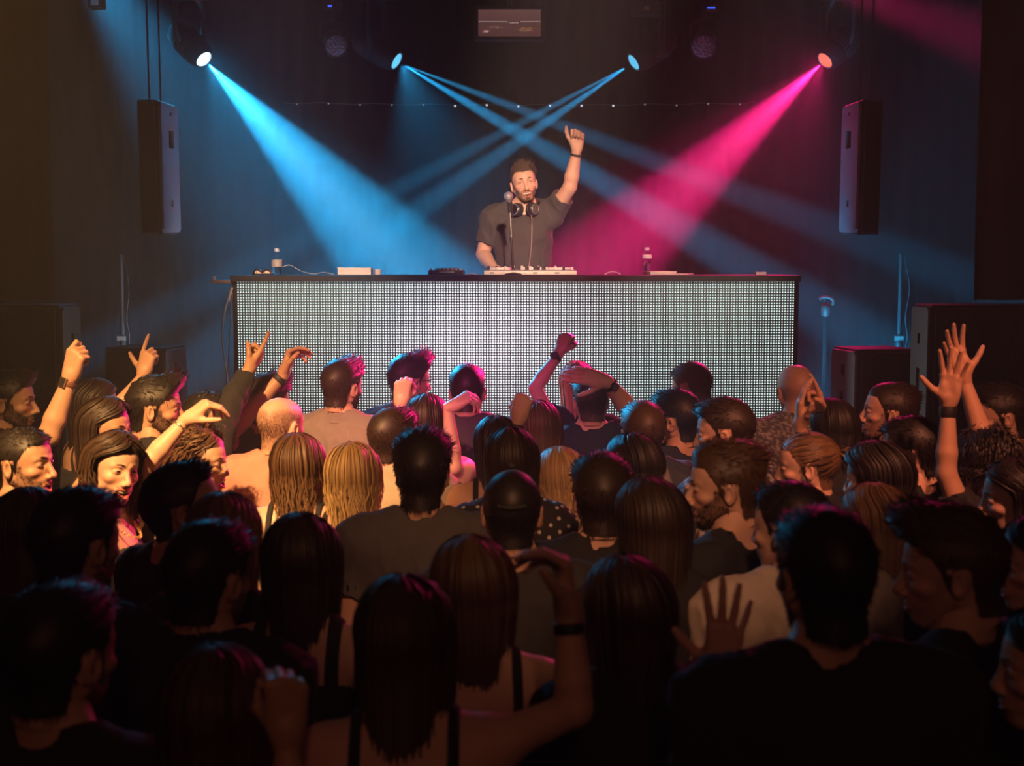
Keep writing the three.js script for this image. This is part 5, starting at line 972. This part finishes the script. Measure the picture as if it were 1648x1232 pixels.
person({ px: [180, 696], ppm: 496, fem: 1, look: 48, yaw: 70, roll: -8, style: 'long', len: 0.42, wave: 0.011, volume: 1.6, hairColor: HC.dark, hairTip: HC.brown, skin: SK.fair, face: 1, mouth: 'laugh', lipstick: 1, top_: { kind: 'tank', line: 1.36, color: [0.02, 0.02, 0.024] }, id: 'laugh', label: 'laughing woman with wavy dark hair, gold earrings and a raised arm', arms: { L: { e: [240, 742], w: [297, 678], en: 0.4, wn: -0.1, hand: 'droop', palm: [0.3, -0.8, -0.4], f: [0.75, 0.62, -0.1], wrist: { metal: 1, color: [0.8, 0.7, 0.45], width: 0.008 } } } });
person({ px: [296, 741], ppm: 600, look: 104, yaw: 130, pitch: 14, skin: SK.tan, hairColor: HC.black, beard: 1.2, face: 1, mouth: 'open', top: 0.014, style: 'short', quiff: 0.2, top_: BLK, label: 'singing man with tousled black hair and his face turned up to the lights' });
person({ px: [481, 700], ppm: 466, fem: 1, look: 172, yaw: 175, style: 'long', len: 0.46, wave: 0.007, volume: 1.6, hairColor: HC.red, hairTip: HC.light, skin: SK.fair, top_: strap(), label: 'woman with long chestnut hair standing just in front of the peach tee' });
person({ id: 'tattoo', px: [570, 714], ppm: 476, fem: 1, look: 170, yaw: 172, style: 'long', len: 0.43, wave: 0.007, volume: 1.5, hairColor: [0.17, 0.095, 0.04], hairTip: HC.blondTip, skin: SK.fair, top_: strap({ line: 1.3 }), label: 'woman with long blond hair and small tattoos on her bare back' });
// --- middle of the floor
person({ px: [690, 634], ppm: 395, fem: 1, look: 165, yaw: 178, style: 'long', len: 0.4, hairColor: HC.dark, skin: SK.fair, top_: strap(), label: 'dark-haired woman raising both hands beside her head', arms: { R: { e: [731, 752], w: [721, 657], en: 0.3, wn: -0.2, lu: 0.31, lf: 0.24, hand: 'droop', palm: [0.3, -0.8, -0.5], f: [0.85, 0.5, -0.1] }, L: { e: [640, 740], w: [645, 652], en: 0.1, wn: 0.3, hand: 'fist', palm: [0, 0, -1], f: [0.12, 1, 0.1], wrist: { color: [0.6, 0.55, 0.5], width: 0.024 } } } });
person({ px: [635, 653], ppm: 425, look: 135, yaw: 172, skin: SK.tan, hairColor: HC.dark, top: 0.012, side: 0.0035, quiff: 0.4, top_: { kind: 'tee', color: [0.38, 0.31, 0.25], loose: 0.024, collar: 1 }, label: 'man with cropped dark hair in a loose cream linen shirt' });
person({ px: [680, 690], ppm: 522, look: 176, yaw: 180, skin: SK.tan, hairColor: HC.black, top: 0.03, quiff: 0.15, lift: 0.08, hairTop: 0.026, side: 0.01, build: 1.06, nape: -0.1, top_: { kind: 'tee', color: [0.07, 0.066, 0.064], neckOpen: 0.016 }, label: 'tall man seen from behind with thick black hair and a dark tee' });
person({ px: [870, 644], ppm: 392, fem: 1, look: 185, yaw: 182, style: 'long', len: 0.46, hairColor: HC.brown, hairTip: HC.light, skin: SK.fair, top_: strap(), label: 'woman with straight brown hair standing before the man with his hand on his head' });
person({ px: [803, 669], ppm: 432, fem: 1, look: 178, yaw: 180, style: 'long', len: 0.42, hairColor: HC.dark, skin: SK.tan, top_: strap(), label: 'dark-haired woman lifting a fist with a black band beside her head', arms: { R: { e: [822, 752], w: [833, 680], en: 0.2, wn: -0.2, hand: 'fist', palm: [0.2, 0, -1], f: [0.25, 1, -0.1], wrist: { color: [0.01, 0.01, 0.012], width: 0.02 } } } });
person({ id: 'dots', px: [825, 688], ppm: 490, fem: 1, look: 172, yaw: 178, style: 'long', len: 0.4, face: 0, hairColor: HC.dark, skin: SK.fair, top_: { kind: 'tee', color: [0.018, 0.016, 0.018], sleeve: 0.75, loose: 0.014 }, label: 'woman in a dark top with pale dots and hair pinned behind her ear' });
person({ px: [905, 719], ppm: 464, fem: 1, look: 190, yaw: 185, style: 'long', len: 0.4, wave: 0.008, hairColor: HC.blond, hairTip: HC.blondTip, skin: SK.fair, top_: strap(), label: 'woman with wavy blond highlighted hair seen from behind at the middle' });
person({ px: [968, 731], ppm: 560, look: 184, yaw: 182, skin: SK.fair, hairColor: HC.dark, top: 0.022, side: 0.008, nape: -0.095, top_: BLK, label: 'man with a rounded dark haircut and a black tee beside the blond highlights' });
person({ id: 'capman', px: [824, 744], ppm: 606, look: 180, yaw: 180, skin: SK.tan, hairColor: HC.black, style: 'cap', hairTop: 0.02, top_: { kind: 'tee', color: [0.024, 0.024, 0.026], neckOpen: 0.016 }, label: 'man seen from behind wearing a dark baseball cap' });
// --- right of the floor
person({ px: [1088, 628], ppm: 382, look: 238, yaw: 215, skin: SK.tan, hairColor: HC.black, top: 0.022, beard: 0.9, face: 1, glasses: 1, side: 0.004, top_: { ...NAVY, neckOpen: 0.022 }, label: 'man in glasses with thick black hair and a navy tee' });
person({ px: [1034, 643], ppm: 424, look: 188, yaw: 200, skin: SK.fair, hairColor: HC.brown, top: 0.013, side: 0.007, beard: 0.8, build: 1.05, top_: { kind: 'tee', color: [0.13, 0.12, 0.13], loose: 0.018, collar: 1 }, label: 'man seen from behind with short brown hair and a grey shirt' });
person({ px: [1166, 640], ppm: 448, look: 254, yaw: 225, pitch: -4, skin: SK.fair, hairColor: HC.dark, top: 0.018, side: 0.003, beard: 1, face: 1, mouth: 'smile', top_: { kind: 'tee', color: [0.02, 0.018, 0.02], res: 0.0085, pattern: (v) => (noise(v.x * 60, v.y * 60, v.z * 60) > 0.17 ? [0.2, 0.19, 0.2] : [0.02, 0.018, 0.022]) }, label: 'smiling man with a trimmed beard in a dark flowered shirt' });
person({ px: [1020, 697], ppm: 476, fem: 1, look: 215, yaw: 205, style: 'long', len: 0.24, hairColor: HC.black, skin: SK.fair, top_: BLK, label: 'short-haired woman in black with one pale cheek showing' });
person({ id: 'tailwoman', px: [1298, 692], ppm: 480, fem: 1, look: 258, yaw: 225, pitch: -4, style: 'tail', len: 0.36, knotY: 0.045, hairColor: HC.light, hairTip: HC.blondTip, skin: SK.fair, face: 1, wave: 0.01, top_: BLK, label: 'woman in profile with a blond ponytail and a drop earring' });
person({ px: [1344, 640], ppm: 436, fem: 1, look: 190, yaw: 195, style: 'long', volume: 0.6, len: 0.34, hairColor: HC.black, skin: SK.tan, top_: BLK, label: 'black-haired woman with both hands up, one finger pointing', arms: { R: { e: [1378, 742], w: [1323, 672], en: 0.35, wn: 0, lu: 0.28, lf: 0.25, hand: 'point', palm: [-0.7, 0, 0.6], f: [-0.35, 0.9, 0.1] }, L: { e: [1305, 735], w: [1288, 690], en: 0.2, wn: 0.4, hand: 'flat', palm: [0.9, 0, 0], f: [-0.05, 1, 0] } } });
person({ px: [1431, 613], ppm: 400, look: 258, yaw: 225, pitch: 6, skin: SK.fair, hairColor: HC.dark, top: 0.016, back: 1, beard: 0.8, face: 1, top_: NAVY, side: 0.006, label: 'man in profile with slicked-back dark hair before the grey stage speaker' });
person({ px: [1466, 668], ppm: 470, look: 246, yaw: 215, pitch: -8, skin: SK.fair, hairColor: HC.black, top: 0.014, beard: 0.4, face: 1, recede: 0.012, side: 0.009, top_: BLK, label: 'man with a high forehead and flat black hair below the slicked-back one' });
person({ px: [1612, 617], ppm: 420, look: 262, yaw: 235, pitch: -6, skin: SK.fair, hairColor: HC.black, top: 0.02, quiff: 0.5, beard: 0.7, face: 1, top_: BLK, label: 'dark-haired man in profile at the right edge, lit blue' });
person({ px: [1412, 709], ppm: 530, look: 232, yaw: 215, fem: 1, style: 'long', len: 0.3, skin: SK.fair, hairColor: HC.black, face: 1, top_: BLK, label: 'woman with a dark bob and only her red-lit profile showing' });
person({ id: 'waver', px: [1593, 690], ppm: 500, fem: 1, look: 200, yaw: 210, style: 'curly', len: 0.22, hairColor: HC.black, skin: SK.tan, top_: BLK, curls: 260, label: 'curly-haired person holding up two open hands, one with a black wristband', arms: { L: { e: [1523, 762], w: [1526, 652], en: 0.1, wn: 0, lu: 0.29, lf: 0.25, hand: 'open', palm: [-0.35, 0, 1], f: [0.06, 1, 0.1], wrist: { color: [0.008, 0.008, 0.009], width: 0.034, back: 0.02 } }, R: { e: [1590, 728], w: [1552, 612], en: 0.5, wn: 0, lu: 0.3, lf: 0.28, hand: 'open', palm: [0.25, 0.1, 1], f: [-0.35, 1, 0.05] } } });
person({ px: [1636, 737], ppm: 560, look: 262, yaw: 235, skin: SK.fair, hairColor: HC.black, fem: 1, style: 'long', len: 0.36, face: 1, top_: BLK, label: 'woman in profile at the right edge behind the raised arms' });
person({ px: [1413, 777], ppm: 588, look: 215, yaw: 205, fem: 1, style: 'long', len: 0.44, hairColor: HC.light, hairTip: HC.light, skin: SK.fair, top_: BLK, label: 'woman with long light brown hair before the dark bob' });
person({ id: 'necklace', px: [1166, 712], ppm: 566, look: 264, yaw: 228, pitch: -2, skin: SK.fair, hairColor: HC.brown, top: 0.026, quiff: 0.4, back: 1, beard: 1.2, side: 0.006, face: 1, top_: { kind: 'tee', color: [0.012, 0.013, 0.016], neckOpen: 0.034 }, label: 'bearded man in profile with combed-over hair and an open black neckline' });
person({ px: [1274, 771], ppm: 640, look: 225, yaw: 200, skin: SK.fair, hairColor: HC.black, top: 0.012, top_: { kind: 'tee', color: [0.5, 0.43, 0.37], loose: 0.024, collar: 1 }, build: 1.12, label: 'man in a white shirt half hidden behind the tall dark head' });
// --- nearest rows, dark
person({ px: [48, 786], ppm: 620, fem: 1, look: 160, yaw: 165, style: 'long', len: 0.4, hairColor: HC.red, skin: SK.tan, top_: BLK, label: 'woman with reddish brown hair at the left edge below the shouting man' });
person({ px: [124, 786], ppm: 712, look: 150, yaw: 160, skin: SK.tan, hairColor: HC.black, top: 0.02, side: 0.008, beard: 0.8, top_: BLK, label: 'dark man seen from behind below the laughing woman' });
person({ px: [363, 794], ppm: 668, fem: 1, look: 165, yaw: 170, style: 'long', len: 0.42, hairColor: HC.light, skin: SK.fair, top_: BLK, label: 'woman with smooth light brown hair in front of the singing man' });
person({ px: [337, 836], ppm: 748, look: 152, yaw: 165, skin: SK.tan, hairColor: HC.black, top: 0.016, side: 0.006, beard: 0.7, top_: { ...BLK, collar: 1 }, label: 'dark man in a collared shirt seen from behind in the near left' });
person({ px: [488, 827], ppm: 704, fem: 1, look: 172, yaw: 176, style: 'long', len: 0.52, hairColor: HC.dark, skin: SK.fair, top_: strap({ strap: 0.016 }), label: 'woman with very long dark hair in front of the tattooed back' });
person({ px: [1050, 769], ppm: 640, fem: 1, look: 200, yaw: 190, style: 'long', len: 0.52, hairColor: HC.dark, skin: SK.fair, top_: BLK, label: 'woman with long dark hair in front of the grey shirt' });
person({ px: [1326, 813], ppm: 905, look: 195, yaw: 186, skin: SK.tan, hairColor: HC.black, top: 0.014, side: 0.007, nape: -0.1, build: 1.1, beard: 0.7, top_: BLK, label: 'tall dark man seen from behind in the near right, big black tee' });
person({ px: [1532, 821], ppm: 785, look: 256, yaw: 220, pitch: -3, skin: SK.fair, hairColor: HC.brown, hairTip: HC.light, top: 0.03, quiff: 0.5, beard: 0.5, face: 1, top_: BLK, label: 'man in profile with tousled light brown hair in the near right' });
person({ px: [1680, 826], ppm: 700, look: 262, yaw: 235, skin: SK.fair, hairColor: HC.black, fem: 1, style: 'long', len: 0.3, face: 1, top_: BLK, label: 'woman at the right edge, only her red-lit profile in view' });
person({ px: [1698, 972], ppm: 900, look: 258, yaw: 235, skin: SK.fair, hairColor: HC.black, fem: 1, style: 'long', len: 0.36, face: 1, top_: BLK, label: 'nearest woman at the right edge with her face cut by the frame' });
person({ px: [763, 863], ppm: 762, fem: 1, look: 184, yaw: 184, style: 'long', len: 0.42, hairColor: HC.brown, skin: SK.fair, top_: { kind: 'tank', line: 1.36 }, label: 'woman in a sleeveless black top in front of the man in the cap' });
person({ px: [1014, 895], ppm: 790, fem: 1, look: 196, yaw: 188, style: 'long', len: 0.46, hairColor: HC.dark, skin: SK.fair, top_: BLK, label: 'woman with straight dark hair in the near middle raising an open hand', arms: { R: { e: [1110, 1170], w: [1158, 1095], en: 0.7, wn: 0.5, hand: 'open', palm: [0, 0, -1], f: [0.1, 1, 0] } } });
person({ px: [98, 937], ppm: 935, look: 155, yaw: 165, skin: SK.tan, hairColor: HC.black, top: 0.016, side: 0.007, beard: 0.8, top_: BLK, label: 'nearest dark man at the left, black hair and a dark tee' });
person({ px: [655, 927], ppm: 905, fem: 1, look: 176, yaw: 180, style: 'long', len: 0.62, hairColor: HC.brown, skin: SK.fair, top_: strap({ line: 1.28 }), label: 'nearest woman with long hair and bare shoulders, one forearm held up', arms: { R: { e: [925, 1140], w: [914, 990], en: 0.2, wn: 0.1, lu: 0.31, lf: 0.24, hand: 'droop', palm: [-1, -0.2, 0.2], f: [-0.1, 1, 0], wrist: { color: [0.01, 0.01, 0.012], width: 0.02 } } } });
person({ px: [352, 1040], ppm: 985, fem: 1, look: 168, yaw: 172, style: 'long', len: 0.5, hairColor: HC.red, skin: SK.tan, top_: BLK, label: 'nearest woman at the bottom left with a smooth head of hair and a raised fist', arms: { R: { e: [470, 1330], w: [462, 1195], en: 0.3, wn: 0, hand: 'fist', palm: [-0.3, 0, -1], f: [0, 1, 0] } } });
// ================================================================ things worn: each is a child of its wearer
const wear = (id) => PEOPLE[id];
function onHead(R, mb, name, m) { const g = new MB(); g.add({ p: mb.p, n: mb.n, c: mb.c, i: mb.i }, R.HM); return g.build(name, m, R.root); }
{ // dark cap with an arched opening over the strap at the back
  const R = wear('capman'), c = new MB(), col = () => [0.035, 0.03, 0.032], c0 = [0, 0.03, -0.012];
  c.add(netMesh([ell(c0, [0.0865, 0.094, 0.109]), cut(ell(c0, [0.0825, 0.09, 0.105])), pln([0, -1, 0.12], -0.028, 0.002), cut(cap([0, 0.03, -0.16], [0, 0.038, -0.07], 0.034), 0.003)], [-0.1, 0, -0.13], [0.1, 0.13, 0.11], 0.004), null, col);
  c.add(netMesh([ell([0, 0.034, 0.115], [0.07, 0.012, 0.062], 0.02, [0.22, 0, 0]), cut(ell(c0, [0.083, 0.092, 0.105]), 0.003)], [-0.08, 0, 0.04], [0.08, 0.07, 0.19], 0.005), null, col);
  onHead(R, c, 'cap', clothMat);
  const st = new MB(); st.geo(new THREE.TubeGeometry(new THREE.CatmullRomCurve3([V(-0.036, 0.034, -0.108), V(0, 0.031, -0.1215), V(0.036, 0.034, -0.108)]), 16, 0.005, 6), null, [0.02, 0.02, 0.02]); onHead(R, st, 'cap_strap', clothMat);
  const bt = new MB(); bt.geo(new THREE.SphereGeometry(0.008, 12, 8), new THREE.Matrix4().makeTranslation(0, 0.1245, -0.012), [0.03, 0.028, 0.03]); onHead(R, bt, 'cap_button', clothMat);
}
function scatterOn(R, name, count, keep, make, seed, mat) {      // small pieces on a person's top
  const top = R.root.children.find((q) => /^(shirt|top)/.test(q.name)), P = top.geometry.attributes.position, N = top.geometry.attributes.normal, rnd = rng(seed), mb = new MB(), used = [];
  for (let k = 0; k < count * 30 && used.length < count; k++) { const i = Math.floor(rnd() * P.count), p = V(P.getX(i), P.getY(i), P.getZ(i)); if (!keep(p) || used.some((u) => u.distanceToSquared(p) < 0.028 ** 2)) continue; used.push(p); make(mb, p, V(N.getX(i), N.getY(i), N.getZ(i))); }
  tag(mb.build(name, mat, R.root), null, null, null, 'stuff');
}
scatterOn(wear('dots'), 'dot', 260, (p) => p.y > 1.05 && p.z < 0.12, (mb, p, n) => mb.geo(new THREE.CylinderGeometry(0.006, 0.0065, 0.002, 10), new THREE.Matrix4().compose(p, alongY(n), V(1, 1, 1)), [0.55, 0.5, 0.44]), 3, clothMat);
{ // sequins, earring and necklace of the laughing woman
  const R = wear('laugh');
  scatterOn(R, 'sequin', 240, (p) => p.z > 0.03 && p.y > 1.12, (mb, p, n) => mb.geo(new THREE.CylinderGeometry(0.005, 0.005, 0.0012, 8), new THREE.Matrix4().compose(p, alongY(n.clone().add(V(0.2, 0.3, 0)).normalize()), V(1, 1, 1)), [0.35, 0.3, 0.22]), 9, shinyMat);
  for (const s of SIDES) { const e = new MB(); e.geo(new THREE.TorusGeometry(0.009, 0.0022, 8, 24), new THREE.Matrix4().makeTranslation(s * 0.079, -0.052, -0.008), [0.9, 0.62, 0.2]); e.geo(new THREE.SphereGeometry(0.004, 10, 8), new THREE.Matrix4().makeTranslation(s * 0.079, -0.041, -0.006), [0.9, 0.62, 0.2]); onHead(R, e, 'earring', shinyMat); }
  const nk = R.J.neck, pts = []; for (let k = 0; k <= 24; k++) { const a = lerp(-2.2, 2.2, k / 24), f = Math.cos(a); pts.push(V(nk.x + Math.sin(a) * 0.066, nk.y + 0.005 - 0.075 * Math.max(0, f) ** 1.5, nk.z + 0.004 + f * (0.066 + 0.05 * Math.max(0, f)))); }
  const c = new MB(), cv = new THREE.CatmullRomCurve3(pts); for (let k = 0; k <= 44; k++) { const p = cv.getPoint(k / 44); c.geo(new THREE.TorusGeometry(0.0042, 0.0015, 6, 12), new THREE.Matrix4().compose(p, new THREE.Quaternion().setFromEuler(new THREE.Euler(k % 2 ? 1.2 : 0.2, k, 0)), V(1, 1, 1)), [0.9, 0.65, 0.25]); } tag(c.build('necklace', shinyMat, R.root), 'gold link necklace');
}
{ // beads of the bearded man with the open neckline
  const R = wear('necklace'), nk = R.J.neck, c = new MB();
  for (let k = 0; k <= 40; k++) { const a = lerp(-2.5, 2.5, k / 40), f = Math.cos(a); c.geo(new THREE.SphereGeometry(0.0052, 8, 6), new THREE.Matrix4().makeTranslation(nk.x + Math.sin(a) * 0.086, nk.y - 0.01 - 0.1 * Math.max(0, f) ** 1.4, nk.z + 0.012 + f * (0.08 + 0.045 * Math.max(0, f))), [0.5, 0.45, 0.42]); }
  tag(c.build('necklace', glossMat, R.root), 'pale bead necklace');
}
{ // drop earrings of the woman with the ponytail
  const R = wear('tailwoman');
  for (const s of SIDES) { const e = new MB(); e.geo(new THREE.SphereGeometry(0.006, 12, 10).scale(1, 1.5, 1), new THREE.Matrix4().makeTranslation(s * 0.079, -0.056, -0.008), [0.8, 0.7, 0.68]); e.geo(new THREE.CylinderGeometry(0.001, 0.001, 0.012, 6), new THREE.Matrix4().makeTranslation(s * 0.079, -0.044, -0.008), [0.7, 0.65, 0.6]); onHead(R, e, 'earring', shinyMat); }
}
{ // tattoos: a thin line and a small round mark laid on the skin of the bare back
  const R = wear('tattoo'), B = R.root.children.find((q) => q.name === 'body').geometry.attributes, ink = rubberMat;
  const skinAt = (x, y) => { let best = null, d = 1; for (let k = 0; k < B.position.count; k++) { const px = B.position.getX(k), py = B.position.getY(k), pz = B.position.getZ(k); if (pz > -0.04) continue; const q = Math.hypot(px - x, py - y); if (q < d) { d = q; best = [V(px, py, pz), V(B.normal.getX(k), B.normal.getY(k), B.normal.getZ(k))]; } } return best; };
  const yb = R.J.neck.y, [p1, n1] = skinAt(0.012, yb - 0.135), t = new MB(), d = V(-n1.z, 0, n1.x).normalize(); t.geo(new THREE.TorusGeometry(0.007, 0.0028, 6, 20), new THREE.Matrix4().compose(p1.clone().addScaledVector(n1, 0.0005), new THREE.Quaternion().setFromUnitVectors(V(0, 0, 1), n1), V(1, 1, 0.3)), [0.03, 0.02, 0.02]); t.build('tattoo', ink, R.root);
  const l = new MB(), pts = []; for (let k = 0; k <= 8; k++) { const [p, n] = skinAt(lerp(-0.03, 0.05, k / 8), yb - 0.085 - 0.008 * Math.sin(k)); pts.push(p.clone().addScaledVector(n, 0.0004)); } l.geo(new THREE.TubeGeometry(new THREE.CatmullRomCurve3(pts), 30, 0.0022, 5), null, [0.03, 0.02, 0.02]); l.build('tattoo', ink, R.root);
}
let tris = 0; scene.traverse((o) => { if (o.isMesh && !o.isInstancedMesh) tris += (o.geometry.index ? o.geometry.index.count : o.geometry.attributes.position.count) / 3; });
console.log('triangles', Math.round(tris), 'people', names.person);
renderer.render(scene, camera);
